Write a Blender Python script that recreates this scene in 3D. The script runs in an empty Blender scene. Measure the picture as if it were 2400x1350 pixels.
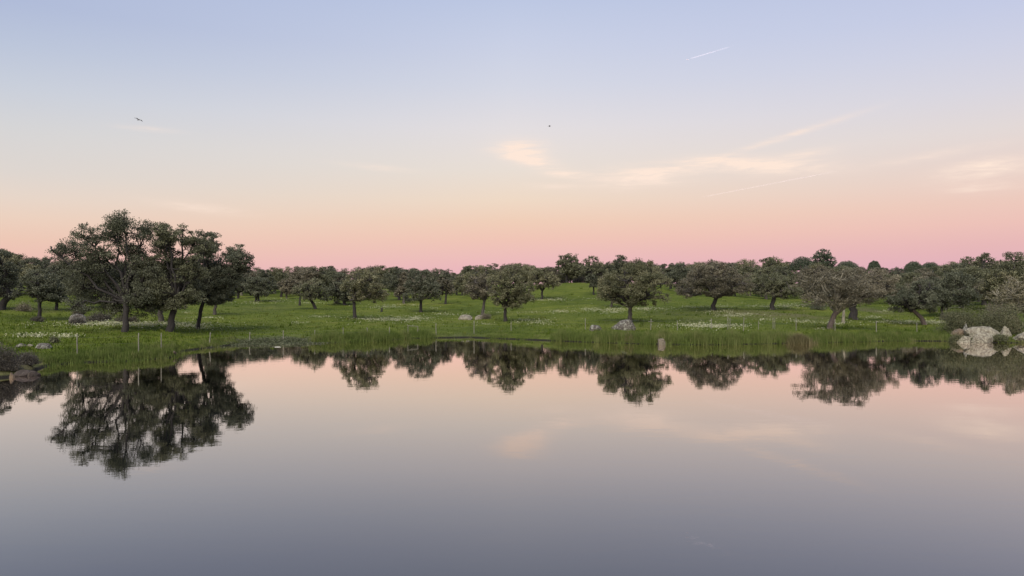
import bpy, bmesh, math, random
import numpy as np
from mathutils import Vector, noise as mnoise

# ------------------------------------------------------------------ camera
scene = bpy.context.scene
CAM_H = 4.0            # eye above the water
FPX = 1733.0           # focal length in pixels of the 2400 px wide picture
HORIZON = 700.0
cam_data = bpy.data.cameras.new("camera")
cam_data.sensor_width = 36.0
cam_data.lens = 36.0 * FPX / 2400.0
cam_data.shift_y = (HORIZON - 675.0) / 2400.0
cam_data.clip_start = 0.1
cam_data.clip_end = 30000.0
cam = bpy.data.objects.new("camera", cam_data)
cam.location = (0, 0, CAM_H)
cam.rotation_euler = (math.radians(90), 0, 0)
scene.collection.objects.link(cam)
scene.camera = cam

# ------------------------------------------------------------------ exposure
scene.view_settings.view_transform = 'Standard'
scene.view_settings.look = 'None'
scene.view_settings.exposure = 0.0
scene.view_settings.gamma = 1.0
scene.view_settings.use_curve_mapping = False
scene.render.engine = 'CYCLES'
scene.cycles.use_denoising = True
scene.cycles.max_bounces = 6
scene.cycles.diffuse_bounces = 3
scene.cycles.glossy_bounces = 3
scene.cycles.transmission_bounces = 2
scene.cycles.transparent_max_bounces = 8


def lin(c):
    out = []
    for v in c:
        v = v / 255.0
        out.append(v / 12.92 if v <= 0.04045 else ((v + 0.055) / 1.055) ** 2.4)
    return (out[0], out[1], out[2], 1.0)


class NT:
    """small helper to write node trees"""
    def __init__(self, tree):
        self.t = tree

    def n(self, typ, **kw):
        nd = self.t.nodes.new(typ)
        for k, v in kw.items():
            setattr(nd, k, v)
        return nd

    def put(self, sock, v):
        if isinstance(v, bpy.types.NodeSocket):
            self.t.links.new(v, sock)
        elif v is not None:
            if isinstance(v, (tuple, list)) and len(v) == 3 and sock.type == 'RGBA':
                v = (*v, 1.0)
            sock.default_value = v

    def math(self, op, a, b=None, c=None, clamp=False):
        nd = self.n('ShaderNodeMath', operation=op, use_clamp=clamp)
        self.put(nd.inputs[0], a)
        if b is not None:
            self.put(nd.inputs[1], b)
        if c is not None:
            self.put(nd.inputs[2], c)
        return nd.outputs[0]

    def maprange(self, v, a, b, c, d, smooth=False):
        nd = self.n('ShaderNodeMapRange')
        nd.interpolation_type = 'SMOOTHSTEP' if smooth else 'LINEAR'
        nd.clamp = True
        self.put(nd.inputs[0], v)
        for i, x in enumerate((a, b, c, d)):
            nd.inputs[1 + i].default_value = x
        return nd.outputs[0]

    def mix(self, fac, a, b, mode='MIX'):
        nd = self.n('ShaderNodeMix', data_type='RGBA', blend_type=mode)
        self.put(nd.inputs[0], fac)
        self.put(nd.inputs[6], a)
        self.put(nd.inputs[7], b)
        return nd.outputs[2]

    def ramp(self, fac, stops):
        nd = self.n('ShaderNodeValToRGB')
        cr = nd.color_ramp
        cr.elements[0].position, cr.elements[0].color = stops[0]
        cr.elements[1].position, cr.elements[1].color = stops[-1]
        for p, c in stops[1:-1]:
            e = cr.elements.new(p)
            e.color = c
        self.put(nd.inputs[0], fac)
        return nd.outputs[0]

    def noise(self, vec, scale, detail=3.0, rough=0.55, dist=0.0):
        nd = self.n('ShaderNodeTexNoise')
        if vec is not None:
            self.put(nd.inputs['Vector'], vec)
        nd.inputs['Scale'].default_value = scale
        nd.inputs['Detail'].default_value = detail
        nd.inputs['Roughness'].default_value = rough
        nd.inputs['Distortion'].default_value = dist
        return nd.outputs[0]

    def scalevec(self, vec, s):
        nd = self.n('ShaderNodeVectorMath', operation='MULTIPLY')
        self.put(nd.inputs[0], vec)
        nd.inputs[1].default_value = s
        return nd.outputs[0]


# ------------------------------------------------------------------ sky
world = bpy.data.worlds.new("World")
scene.world = world
world.use_nodes = True
wt = world.node_tree
wt.nodes.clear()
W = NT(wt)
tc = W.n('ShaderNodeTexCoord')
sep = W.n('ShaderNodeSeparateXYZ')
wt.links.new(tc.outputs['Generated'], sep.inputs[0])
sx, sy, sz = sep.outputs
elev = W.math('ARCSINE', sz)                       # radians
azim = W.math('ARCTAN2', sx, sy)


def ystop(y, k):
    return (math.atan((HORIZON - y) / FPX * k) + 0.1) / 1.7


def sky_stops(rows, tail, k=1.0):
    st = [(0.0, lin(rows[0][1]))] + [(ystop(y, k), lin(c)) for y, c in rows]
    st += [((math.radians(d) + 0.1) / 1.7, lin(c)) for d, c in tail]
    return st


fac = W.math('DIVIDE', W.math('ADD', elev, 0.1), 1.7, clamp=True)
TAIL = [(30, (166, 182, 220)), (50, (140, 162, 210)), (88, (122, 146, 200))]
left_rows = [(700, (222, 178, 190)), (640, (232, 186, 184)), (600, (237, 193, 181)), (560, (237, 200, 182)),
             (510, (236, 209, 191)), (460, (231, 214, 201)), (400, (222, 214, 208)), (300, (214, 213, 214)),
             (200, (201, 207, 219)), (100, (187, 197, 218)), (0, (175, 187, 216))]
mid_rows = [(700, (222, 174, 190)), (640, (233, 181, 190)), (600, (237, 190, 187)), (560, (240, 197, 182)),
            (520, (240, 206, 184)), (470, (239, 217, 197)), (400, (233, 222, 212)), (300, (227, 222, 224)),
            (200, (212, 215, 228)), (100, (201, 208, 229)), (0, (189, 200, 227))]
right_rows = [(700, (212, 168, 190)), (640, (224, 174, 189)), (600, (228, 180, 186)), (570, (231, 184, 184)),
              (520, (237, 194, 185)), (470, (237, 202, 189)), (400, (232, 210, 201)), (300, (227, 217, 215)),
              (200, (216, 214, 224)), (100, (206, 209, 228)), (0, (196, 203, 229))]
cL = W.ramp(fac, sky_stops(left_rows, TAIL, 0.83))
cM = W.ramp(fac, sky_stops(mid_rows, TAIL))
cR = W.ramp(fac, sky_stops(right_rows, TAIL, 0.83))
sky_c = W.mix(W.maprange(sx, -0.55, 0.0, 0.0, 1.0), cL, cM)
sky_c = W.mix(W.maprange(sx, 0.0, 0.55, 0.0, 1.0), sky_c, cR)

# thin high wisps of cloud (directions on the sky)
wn1 = W.noise(W.scalevec(tc.outputs['Generated'], (9, 9, 60)), 1.6, 5, 0.6, 0.6)
wn2 = W.noise(W.scalevec(tc.outputs['Generated'], (22, 22, 160)), 1.6, 4, 0.6, 0.5)
streak = W.math('MULTIPLY', W.maprange(wn1, 0.32, 0.68, 0.45, 1.75), W.maprange(wn2, 0.3, 0.7, 0.55, 1.5))


def blob(px, py, rx, ry, tilt, strength):
    a0 = math.atan((px - 1200) / FPX)
    cosr = math.cos(a0)
    e0 = math.atan((HORIZON - py) / FPX * cosr)
    da = W.math('SUBTRACT', azim, a0)
    de = W.math('SUBTRACT', elev, e0)
    t = math.radians(tilt)
    u = W.math('ADD', W.math('MULTIPLY', da, math.cos(t)), W.math('MULTIPLY', de, math.sin(t)))
    v = W.math('SUBTRACT', W.math('MULTIPLY', de, math.cos(t)), W.math('MULTIPLY', da, math.sin(t)))
    u = W.math('DIVIDE', u, rx / FPX * cosr)
    v = W.math('DIVIDE', v, ry / FPX * cosr)
    d = W.math('ADD', W.math('MULTIPLY', u, u), W.math('MULTIPLY', v, v))
    return W.math('MULTIPLY', W.math('POWER', 2.718, W.math('MULTIPLY', d, -1.0)), strength)


blobs = [(1215, 350, 55, 20, 0, 0.75), (1250, 377, 55, 16, -14, 0.75), (1345, 409, 55, 8, -3, 0.75),
         (1510, 412, 95, 22, 4, 0.85), (1640, 380, 60, 12, 3, 0.35), (1790, 388, 120, 17, -4, 0.95),
         (1900, 358, 60, 9, 5, 0.3), (1850, 318, 130, 7, 14, 0.42), (2310, 396, 85, 20, 4, 0.6),
         (2300, 440, 70, 12, 0, 0.35), (470, 487, 90, 11, -5, 0.32), (350, 303, 60, 6, 0, 0.2),
         (880, 392, 80, 7, -4, 0.2), (1290, 437, 60, 8, 0, 0.22), (2200, 362, 120, 10, 6, 0.2)]
csum = None
for b in blobs:
    m_ = blob(*b)
    csum = m_ if csum is None else W.math('ADD', csum, m_)
csum = W.math('MULTIPLY', csum, streak, clamp=True)
sky_c = W.mix(W.math('MULTIPLY', csum, 0.95), sky_c, lin((255, 232, 216)))
bg = W.n('ShaderNodeBackground')
wt.links.new(sky_c, bg.inputs['Color'])
bg.inputs['Strength'].default_value = 1.0
wo = W.n('ShaderNodeOutputWorld')
wt.links.new(bg.outputs[0], wo.inputs[0])

# ------------------------------------------------------------------ sun: the wide after-glow behind the viewer
sun_d = bpy.data.lights.new("sun", 'SUN')
sun_d.energy = 4.5
sun_d.angle = math.radians(55)
sun_d.color = (1.0, 0.93, 0.84)
sun = bpy.data.objects.new("sun", sun_d)
sun.rotation_euler = (math.radians(90 - 44), 0, math.radians(-18))
sun.location = (0, -50, 60)
scene.collection.objects.link(sun)

# ================================================================== helpers
COL = scene.collection


def link(o, parent=None):
    COL.objects.link(o)
    if parent is not None:
        o.parent = parent
    return o


def tag(o, label=None, cat=None, group=None, kind=None):
    if label: o['label'] = label
    if cat: o['category'] = cat
    if group: o['group'] = group
    if kind: o['kind'] = kind
    return o


def empty(name, loc):
    o = bpy.data.objects.new(name, None)
    o.location = loc
    o.empty_display_size = 0.3
    return link(o)


def np_mesh(name, verts, faces, mat, tint=None, smooth=False):
    """faces: (n,k) array, k = 3 or 4"""
    verts = np.asarray(verts, dtype=np.float32)
    faces = np.asarray(faces, dtype=np.int32)
    me = bpy.data.meshes.new(name)
    n, k = faces.shape
    me.vertices.add(len(verts))
    me.vertices.foreach_set('co', verts.ravel())
    me.loops.add(n * k)
    me.loops.foreach_set('vertex_index', faces.ravel())
    me.polygons.add(n)
    me.polygons.foreach_set('loop_start', np.arange(0, n * k, k, dtype=np.int32))
    if smooth:
        me.polygons.foreach_set('use_smooth', np.ones(n, dtype=bool))
    if tint is not None:
        at = me.attributes.new('tint', 'FLOAT', 'POINT')
        at.data.foreach_set('value', np.asarray(tint, dtype=np.float32))
    me.update(calc_edges=True)
    me.materials.append(mat)
    return me


class Tubes:
    """tapered tubes collected into one mesh"""
    def __init__(self):
        self.v, self.f, self.n = [], [], 0

    def add(self, pts, rad, sides=6):
        pts = np.asarray(pts, float)
        m = len(pts)
        tan = np.gradient(pts, axis=0)
        tan /= (np.linalg.norm(tan, axis=1, keepdims=True) + 1e-9)
        ref = np.array([0.31, 0.95, 0.05]) if abs(tan[0][1]) < 0.85 else np.array([1.0, 0.1, 0.05])
        s1 = np.cross(tan, ref)
        s1 /= (np.linalg.norm(s1, axis=1, keepdims=True) + 1e-9)
        s2 = np.cross(tan, s1)
        ang = np.arange(sides) * 2 * math.pi / sides
        ring = (np.cos(ang)[None, :, None] * s1[:, None, :] + np.sin(ang)[None, :, None] * s2[:, None, :])
        v = pts[:, None, :] + ring * np.asarray(rad, float)[:, None, None]
        self.v.append(v.reshape(-1, 3))
        i = np.arange(m - 1)[:, None] * sides
        j = np.arange(sides)[None, :]
        j2 = (j + 1) % sides
        q = np.stack([i + j, i + j2, i + sides + j2, i + sides + j], axis=-1).reshape(-1, 4) + self.n
        self.f.append(q)
        self.n += m * sides

    def mesh(self, name, mat):
        return np_mesh(name, np.concatenate(self.v), np.concatenate(self.f), mat, smooth=True)


def leaf_cards(rng, pos, size, tint, up=0.0, slim=0.55):
    """rhombic leaves: one quad each"""
    n = len(pos)
    d1 = rng.normal(size=(n, 3))
    d1[:, 2] *= (1 - up)
    d1 /= np.linalg.norm(d1, axis=1, keepdims=True)
    d2 = np.cross(d1, rng.normal(size=(n, 3)))
    d2 /= (np.linalg.norm(d2, axis=1, keepdims=True) + 1e-9)
    s = (size * rng.uniform(0.65, 1.3, n))[:, None]
    d1 = d1 * s
    d2 = d2 * s * slim
    v = np.stack([pos - d1, pos + d2 - d1 * 0.1, pos + d1, pos - d2 - d1 * 0.1], axis=1).reshape(-1, 3)
    f = np.arange(n * 4).reshape(n, 4)
    return v, f, np.repeat(tint, 4)


# ================================================================== materials
def new_mat(name):
    m = bpy.data.materials.new(name)
    m.use_nodes = True
    m.node_tree.nodes.clear()
    return m, NT(m.node_tree)


def out(N, shader, disp=None):
    o = N.n('ShaderNodeOutputMaterial')
    N.t.links.new(shader, o.inputs[0])


def leaf_material(name, c0, c1, c2, transl=0.25, rough=0.55):
    m, N = new_mat(name)
    at = N.n('ShaderNodeAttribute', attribute_name='tint')
    oi = N.n('ShaderNodeObjectInfo')
    t = N.math('ADD', at.outputs['Fac'], N.math('MULTIPLY', N.math('SUBTRACT', oi.outputs['Random'], 0.5), 0.30), clamp=True)
    col = N.ramp(t, [(0.0, (*c0, 1)), (0.5, (*c1, 1)), (1.0, (*c2, 1))])
    p = N.n('ShaderNodeBsdfPrincipled')
    N.put(p.inputs['Base Color'], col)
    p.inputs['Roughness'].default_value = rough
    p.inputs['Specular IOR Level'].default_value = 0.25
    tr = N.n('ShaderNodeBsdfTranslucent')
    N.put(tr.inputs[0], col)
    mx = N.n('ShaderNodeMixShader')
    mx.inputs[0].default_value = transl
    N.t.links.new(p.outputs[0], mx.inputs[1])
    N.t.links.new(tr.outputs[0], mx.inputs[2])
    out(N, mx.outputs[0])
    return m


M = {}
M['leaf_green'] = leaf_material('oak_leaves_green', (0.072, 0.077, 0.040), (0.128, 0.131, 0.071), (0.190, 0.186, 0.112))
M['leaf_dark'] = leaf_material('oak_leaves_dark', (0.061, 0.067, 0.041), (0.104, 0.110, 0.068), (0.155, 0.157, 0.100))
M['leaf_olive'] = leaf_material('oak_leaves_olive', (0.092, 0.095, 0.048), (0.166, 0.160, 0.085), (0.246, 0.228, 0.132))
M['leaf_brown'] = leaf_material('oak_leaves_brown', (0.093, 0.085, 0.055), (0.161, 0.142, 0.093), (0.239, 0.208, 0.140))
M['leaf_pale'] = leaf_material('oak_leaves_pale', (0.110, 0.100, 0.055), (0.180, 0.158, 0.090), (0.260, 0.230, 0.140))
M['leaf_pine'] = leaf_material('pine_needles', (0.050, 0.064, 0.040), (0.080, 0.096, 0.058), (0.115, 0.128, 0.080), 0.1)
M['leaf_bramble'] = leaf_material('bramble_leaves', (0.054, 0.049, 0.041), (0.089, 0.078, 0.059), (0.135, 0.119, 0.081))
M['leaf_broom'] = leaf_material('broom_twigs', (0.069, 0.077, 0.037), (0.112, 0.117, 0.057), (0.175, 0.163, 0.088))


def bark(name, c0, c1, scale=9):
    m, N = new_mat(name)
    g = N.n('ShaderNodeNewGeometry')
    nz = N.noise(N.scalevec(g.outputs['Position'], (1, 1, 0.35)), scale, 5, 0.65, 0.4)
    col = N.mix(N.maprange(nz, 0.3, 0.7, 0, 1), (*c0, 1), (*c1, 1))
    p = N.n('ShaderNodeBsdfPrincipled')
    N.put(p.inputs['Base Color'], col)
    p.inputs['Roughness'].default_value = 0.9
    bp = N.n('ShaderNodeBump')
    bp.inputs['Strength'].default_value = 0.7
    bp.inputs['Distance'].default_value = 0.05
    N.put(bp.inputs['Height'], nz)
    N.put(p.inputs['Normal'], bp.outputs[0])
    out(N, p.outputs[0])
    return m


M['bark'] = bark('bark_dark', (0.012, 0.010, 0.009), (0.036, 0.030, 0.026))
M['bark_grey'] = bark('bark_grey', (0.035, 0.030, 0.025), (0.092, 0.079, 0.064))
M['bark_pale'] = bark('bark_lichen', (0.10, 0.09, 0.062), (0.26, 0.235, 0.17), 5)
M['bark_red'] = bark('bark_stripped', (0.05, 0.036, 0.03), (0.12, 0.09, 0.072))


def grass_material(name, c0, c1, c2):
    m, N = new_mat(name)
    at = N.n('ShaderNodeAttribute', attribute_name='tint')
    col = N.ramp(at.outputs['Fac'], [(0.0, (*c0, 1)), (0.5, (*c1, 1)), (1.0, (*c2, 1))])
    d = N.n('ShaderNodeBsdfDiffuse')
    N.put(d.inputs[0], col)
    tr = N.n('ShaderNodeBsdfTranslucent')
    N.put(tr.inputs[0], col)
    mx = N.n('ShaderNodeMixShader')
    mx.inputs[0].default_value = 0.35
    N.t.links.new(d.outputs[0], mx.inputs[1])
    N.t.links.new(tr.outputs[0], mx.inputs[2])
    out(N, mx.outputs[0])
    return m


M['rush'] = grass_material('rush_blades', (0.078, 0.112, 0.026), (0.128, 0.160, 0.044), (0.205, 0.205, 0.082))
M['grass'] = grass_material('grass_blades', (0.053, 0.087, 0.011), (0.087, 0.127, 0.018), (0.131, 0.151, 0.035))
M['dryreed'] = grass_material('dry_reed_blades', (0.105, 0.100, 0.042), (0.190, 0.168, 0.082), (0.270, 0.235, 0.130))
M['flower'] = grass_material('flower_petals', (0.321, 0.321, 0.153), (0.474, 0.466, 0.291), (0.612, 0.612, 0.459))
M['weed'] = grass_material('water_weed_leaves', (0.063, 0.077, 0.035), (0.112, 0.122, 0.070), (0.196, 0.203, 0.133))


def ground_material():
    m, N = new_mat('meadow')
    g = N.n('ShaderNodeNewGeometry')
    P = g.outputs['Position']
    n1 = N.noise(P, 0.07, 4, 0.6, 0.4)
    n2 = N.noise(P, 0.45, 4, 0.6, 0.2)
    n3 = N.noise(P, 3.5, 4, 0.65)
    base = N.ramp(N.math('ADD', N.math('MULTIPLY', n1, 0.68), N.math('MULTIPLY', n2, 0.32)),
                  [(0.32, (0.037, 0.055, 0.006, 1)), (0.46, (0.068, 0.090, 0.010, 1)), (0.57, (0.098, 0.117, 0.016, 1)),
                   (0.68, (0.132, 0.126, 0.034, 1))])
    base = N.mix(N.maprange(n3, 0.3, 0.75, 0.0, 0.35), base, (0.110, 0.124, 0.030, 1))
    n4 = N.noise(N.scalevec(P, (0.35, 1.0, 1.0)), 0.55, 4, 0.6, 0.6)
    base = N.mix(1.0, base, N.ramp(n4, [(0.3, (0.74, 0.78, 0.7, 1)), (0.5, (1, 1.03, .95, 1)), (0.72, (1.32, 1.26, 1.1, 1))]), 'MULTIPLY')
    dry = N.n('ShaderNodeAttribute', attribute_name='dry')  # dry ground, and the shade painted in under the left edge bramble
    base = N.mix(N.math('MULTIPLY', dry.outputs['Fac'], N.maprange(n2, 0.3, 0.6, 0.35, 1.0)), base, (0.108, 0.095, 0.050, 1))
    mud = N.n('ShaderNodeAttribute', attribute_name='mud')
    base = N.mix(N.math('MULTIPLY', mud.outputs['Fac'], N.maprange(n2, 0.3, 0.65, 0.2, 1.0)), base, (0.115, 0.118, 0.07, 1))
    sz_ = N.n('ShaderNodeSeparateXYZ')
    N.put(sz_.inputs[0], P)
    base = N.mix(N.maprange(sz_.outputs[2], 0.07, 0.15, 1.0, 0.0), base, (0.020, 0.018, 0.013, 1))
    p = N.n('ShaderNodeBsdfPrincipled')
    N.put(p.inputs['Base Color'], base)
    p.inputs['Roughness'].default_value = 0.95
    p.inputs['Specular IOR Level'].default_value = 0.1
    bp = N.n('ShaderNodeBump')
    bp.inputs['Strength'].default_value = 0.9
    bp.inputs['Distance'].default_value = 0.25
    N.put(bp.inputs['Height'], N.math('ADD', N.math('MULTIPLY', n2, 1.2), n3))
    N.put(p.inputs['Normal'], bp.outputs[0])
    out(N, p.outputs[0])
    return m


def px_on_water(px, py):
    D = CAM_H * FPX / (py - HORIZON)
    return ((px - 1200) / FPX * D, D, 0.0)


def water_material():
    m, N = new_mat('still_water')
    g = N.n('ShaderNodeNewGeometry')
    P = g.outputs['Position']
    h1 = N.noise(N.scalevec(P, (0.8, 1.6, 1)), 0.9, 3, 0.55, 0.3)
    h2 = N.noise(N.scalevec(P, (1.0, 1.9, 1)), 4.5, 2, 0.5)
    calm = N.maprange(N.noise(P, 0.06, 2, 0.5), 0.35, 0.65, 0.45, 1.1)
    h = N.math('ADD', h1, N.math('MULTIPLY', h2, 0.16))
    h = N.math('MULTIPLY', h, calm)
    # insect rings spreading on the surface
    rings = None
    for (px, py, r, w, amp) in ((1312, 1131, 0.37, 0.022, 0.16), (2316, 1138, 0.14, 0.02, 0.16)):
        c = px_on_water(px, py)
        dv = N.n('ShaderNodeVectorMath', operation='DISTANCE')
        N.put(dv.inputs[0], P)
        dv.inputs[1].default_value = c
        x = N.math('DIVIDE', N.math('SUBTRACT', dv.outputs[1], r), w * 1.8)
        env = N.math('POWER', 2.718, N.math('MULTIPLY', N.math('MULTIPLY', x, x), -1.0))
        wv = N.math('MULTIPLY', N.math('MULTIPLY', N.math('SINE', N.math('MULTIPLY', x, 3.0)), env), amp)
        rings = wv if rings is None else N.math('ADD', rings, wv)
    bp = N.n('ShaderNodeBump')
    bp.inputs['Strength'].default_value = 1.0
    bp.inputs['Distance'].default_value = 0.0022
    N.put(bp.inputs['Height'], N.math('ADD', h, rings))
    fr = N.n('ShaderNodeFresnel')
    fr.inputs['IOR'].default_value = 1.33
    k = N.math('MULTIPLY', N.math('POWER', fr.outputs[0], 0.85), 1.52, clamp=True)
    gl = N.n('ShaderNodeBsdfGlossy')
    gl.inputs['Color'].default_value = (1, 0.95, 0.935, 1)
    gl.inputs['Roughness'].default_value = 0.006
    N.put(gl.inputs['Normal'], bp.outputs[0])
    df = N.n('ShaderNodeBsdfDiffuse')
    df.inputs['Color'].default_value = (0.005, 0.007, 0.007, 1)
    mx = N.n('ShaderNodeMixShader')
    N.put(mx.inputs[0], k)
    N.t.links.new(df.outputs[0], mx.inputs[1])
    N.t.links.new(gl.outputs[0], mx.inputs[2])
    out(N, mx.outputs[0])
    return m


def rock_material(name, c0, c1, lichen, amount):
    m, N = new_mat(name)
    tcn = N.n('ShaderNodeTexCoord')
    P = tcn.outputs['Object']
    n1 = N.noise(P, 1.6, 5, 0.65, 0.5)
    n2 = N.noise(P, 5.0, 5, 0.7, 0.8)
    n3 = N.noise(P, 16.0, 3, 0.6)
    col = N.mix(N.maprange(n1, 0.3, 0.7, 0, 1), (*c0, 1), (*c1, 1))
    lm = N.math('MULTIPLY', N.maprange(n2, 0.58 - amount * 0.3, 0.74 - amount * 0.3, 0, 1), N.maprange(n3, 0.3, 0.55, 0.7, 1.0))
    col = N.mix(lm, col, (*lichen, 1))
    vo = N.n('ShaderNodeTexVoronoi', feature='DISTANCE_TO_EDGE')
    N.put(vo.inputs['Vector'], P)
    vo.inputs['Scale'].default_value = 0.8
    crack = N.maprange(vo.outputs['Distance'], 0.0, 0.035, 1.0, 0.0)
    col = N.mix(N.math('MULTIPLY', crack, N.maprange(n1, 0.4, 0.6, 0, 0.8)), col, (0.06, 0.05, 0.04, 1))
    p = N.n('ShaderNodeBsdfPrincipled')
    N.put(p.inputs['Base Color'], col)
    p.inputs['Roughness'].default_value = 0.92
    p.inputs['Specular IOR Level'].default_value = 0.2
    bp = N.n('ShaderNodeBump')
    bp.inputs['Strength'].default_value = 0.8
    bp.inputs['Distance'].default_value = 0.08
    N.put(bp.inputs['Height'], N.math('ADD', N.math('ADD', n2, N.math('MULTIPLY', n3, 0.4)), N.math('MULTIPLY', crack, -0.6)))
    N.put(p.inputs['Normal'], bp.outputs[0])
    out(N, p.outputs[0])
    return m


M['ground'] = ground_material()
M['water'] = water_material()
M['rock_lichen'] = rock_material('granite_lichen', (0.122, 0.104, 0.075), (0.190, 0.166, 0.122), (0.292, 0.272, 0.203), 0.5)
M['rock_black'] = rock_material('granite_black_lichen', (0.050, 0.043, 0.037), (0.110, 0.095, 0.080), (0.276, 0.276, 0.221), 0.35)
M['rock_tan'] = rock_material('granite_tan', (0.110, 0.080, 0.050), (0.181, 0.135, 0.091), (0.211, 0.185, 0.135), 0.1)
M['rock_stone'] = rock_material('granite_plain', (0.135, 0.113, 0.081), (0.180, 0.153, 0.113), (0.207, 0.180, 0.135), 0.0)
M['rock_dark'] = rock_material('granite_wet', (0.036, 0.029, 0.025), (0.073, 0.057, 0.047), (0.114, 0.099, 0.078), 0.15)


def wood_material():
    m, N = new_mat('weathered_wood')
    tcn = N.n('ShaderNodeTexCoord')
    nz = N.noise(N.scalevec(tcn.outputs['Object'], (30, 30, 3)), 1.0, 4, 0.6)
    oi = N.n('ShaderNodeObjectInfo')
    col = N.mix(N.maprange(nz, 0.3, 0.7, 0, 1), (0.12, 0.11, 0.085, 1), (0.23, 0.22, 0.165, 1))
    col = N.mix(N.math('MULTIPLY', oi.outputs['Random'], 0.5), col, (0.12, 0.115, 0.085, 1))
    p = N.n('ShaderNodeBsdfPrincipled')
    N.put(p.inputs['Base Color'], col)
    p.inputs['Roughness'].default_value = 0.9
    out(N, p.outputs[0])
    return m


def plain(name, c, rough=0.7, noise_amt=0.25):
    m, N = new_mat(name)
    tcn = N.n('ShaderNodeTexCoord')
    nz = N.noise(tcn.outputs['Object'], 6.0, 4, 0.6)
    d = tuple(x * (1 - noise_amt) for x in c)
    col = N.mix(nz, (*d, 1), (*c, 1))
    p = N.n('ShaderNodeBsdfPrincipled')
    N.put(p.inputs['Base Color'], col)
    p.inputs['Roughness'].default_value = rough
    out(N, p.outputs[0])
    return m


M['wood'] = wood_material()
M['wire'] = plain('fence_wire', (0.16, 0.15, 0.13))
M['bird'] = plain('bird_plumage', (0.34, 0.33, 0.34))
M['plane'] = plain('aircraft_skin', (0.85, 0.85, 0.86), 0.4, 0.05)


def contrail_material():
    m, N = new_mat('contrail_ice')
    tcn = N.n('ShaderNodeTexCoord')
    nz = N.noise(tcn.outputs['Object'], 0.012, 4, 0.6)
    at = N.n('ShaderNodeAttribute', attribute_name='tint')
    a = N.math('MULTIPLY', at.outputs['Fac'], N.maprange(nz, 0.25, 0.7, 0.55, 1.0))
    d = N.n('ShaderNodeBsdfDiffuse')
    d.inputs[0].default_value = (0.97, 0.95, 0.93, 1)
    tl = N.n('ShaderNodeBsdfTranslucent')
    tl.inputs[0].default_value = (0.97, 0.95, 0.93, 1)
    ad = N.n('ShaderNodeAddShader')
    N.t.links.new(d.outputs[0], ad.inputs[0])
    N.t.links.new(tl.outputs[0], ad.inputs[1])
    tr = N.n('ShaderNodeBsdfTransparent')
    mx = N.n('ShaderNodeMixShader')
    N.put(mx.inputs[0], a)
    N.t.links.new(tr.outputs[0], mx.inputs[1])
    N.t.links.new(ad.outputs[0], mx.inputs[2])
    out(N, mx.outputs[0])
    return m


M['contrail'] = contrail_material()

# ================================================================== the ground
# far shore of the lake as (bearing, distance), read as bearing pixel -> shore row
SHORE = [(-900, 960), (-300, 905), (0, 886), (60, 880), (100, 860), (150, 853), (215, 849), (300, 847), (370, 841), (405, 838),
         (420, 824), (493, 815), (560, 807), (640, 806), (700, 804), (800, 803), (900, 799), (960, 793),
         (1100, 791), (1200, 795), (1300, 799), (1400, 803), (1500, 806), (1600, 808), (1700, 808), (1850, 805),
         (2000, 802), (2100, 799), (2230, 800), (2300, 803), (2400, 804), (2700, 820), (3600, 850)]
_sa = np.array([math.atan((p - 1200) / FPX) for p, _ in SHORE])
_sr = np.array([CAM_H * FPX / (y - HORIZON) / math.cos(math.atan((p - 1200) / FPX)) for p, y in SHORE])
PROF_S = np.array([-60, -12, -3, -0.25, 0.3, 1, 3, 10, 20, 30, 45, 60, 80, 100, 130, 160, 220, 320, 600, 3000.0])
PROF_H = np.array([-2.2, -1.6, -0.5, -0.06, 0.17, 0.26, 0.44, 0.70, 0.95, 1.25, 1.85, 2.55, 3.35, 4.05, 5.3, 6.7, 9.2, 11.5, 9.0, 0.0])


def shore_r(ang):
    return np.interp(ang, _sa, _sr)


def smooth_prof(s):
    k = 0
    for d in (-0.6, 0.0, 0.6):
        k = k + np.interp(s + d * np.clip(np.abs(s) * 0.2, 0.1, 8), PROF_S, PROF_H)
    return k / 3


def ground_h(x, y):
    x = np.asarray(x, float)
    y = np.asarray(y, float)
    r = np.hypot(x, y)
    ang = np.arctan2(x, y)
    s = r - shore_r(ang)
    h = smooth_prof(s)
    amp = np.clip((s - 1) / 25, 0, 1)
    h = h + amp * (0.16 * np.sin(x * 0.19 + 1.3 * np.sin(y * 0.07)) * np.sin(y * 0.13 + 0.7) + 0.09 * np.sin(x * 0.41 + y * 0.23)
                   + 0.05 * np.sin(x * 0.93 - y * 0.61 + 2))
    h = h + np.clip(s, 0, 1) * 0.05 * np.sin(x * 1.9 + y * 0.8) * np.sin(y * 1.3)
    # low hill behind the middle of the meadow
    h = h + 3.5 * np.exp(-((x - 15) / 24.0) ** 2 - ((y - 172) / 38.0) ** 2) * np.clip(s / 30, 0, 1)
    # the bank the viewer stands on
    near = np.clip((6.0 - y) / 4.5, -1.5, 1.0) * 2.4
    return np.where(y < 12, np.maximum(h, near), h)


def hit(px, py):
    """where the sight line through a picture point meets the ground (world metres)"""
    px = np.atleast_1d(np.asarray(px, float))
    py = np.atleast_1d(np.asarray(py, float))
    u = (px - 1200) / FPX
    v = (HORIZON - py) / FPX
    Y = np.concatenate([np.arange(25, 130, 0.4), np.arange(130, 420, 1.5)])
    z = CAM_H + v[:, None] * Y[None, :]
    g = np.maximum(ground_h(u[:, None] * Y[None, :], np.broadcast_to(Y, (len(u), len(Y)))), -0.02)
    below = z <= g
    idx = np.where(below.any(1), below.argmax(1), len(Y) - 1)
    y = Y[idx]
    x = u * y
    return np.stack([x, y, ground_h(x, y)], 1)


def bearing(px, D):
    x = (px - 1200) / FPX * D
    return np.array([x, D, float(ground_h(x, D))])


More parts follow.
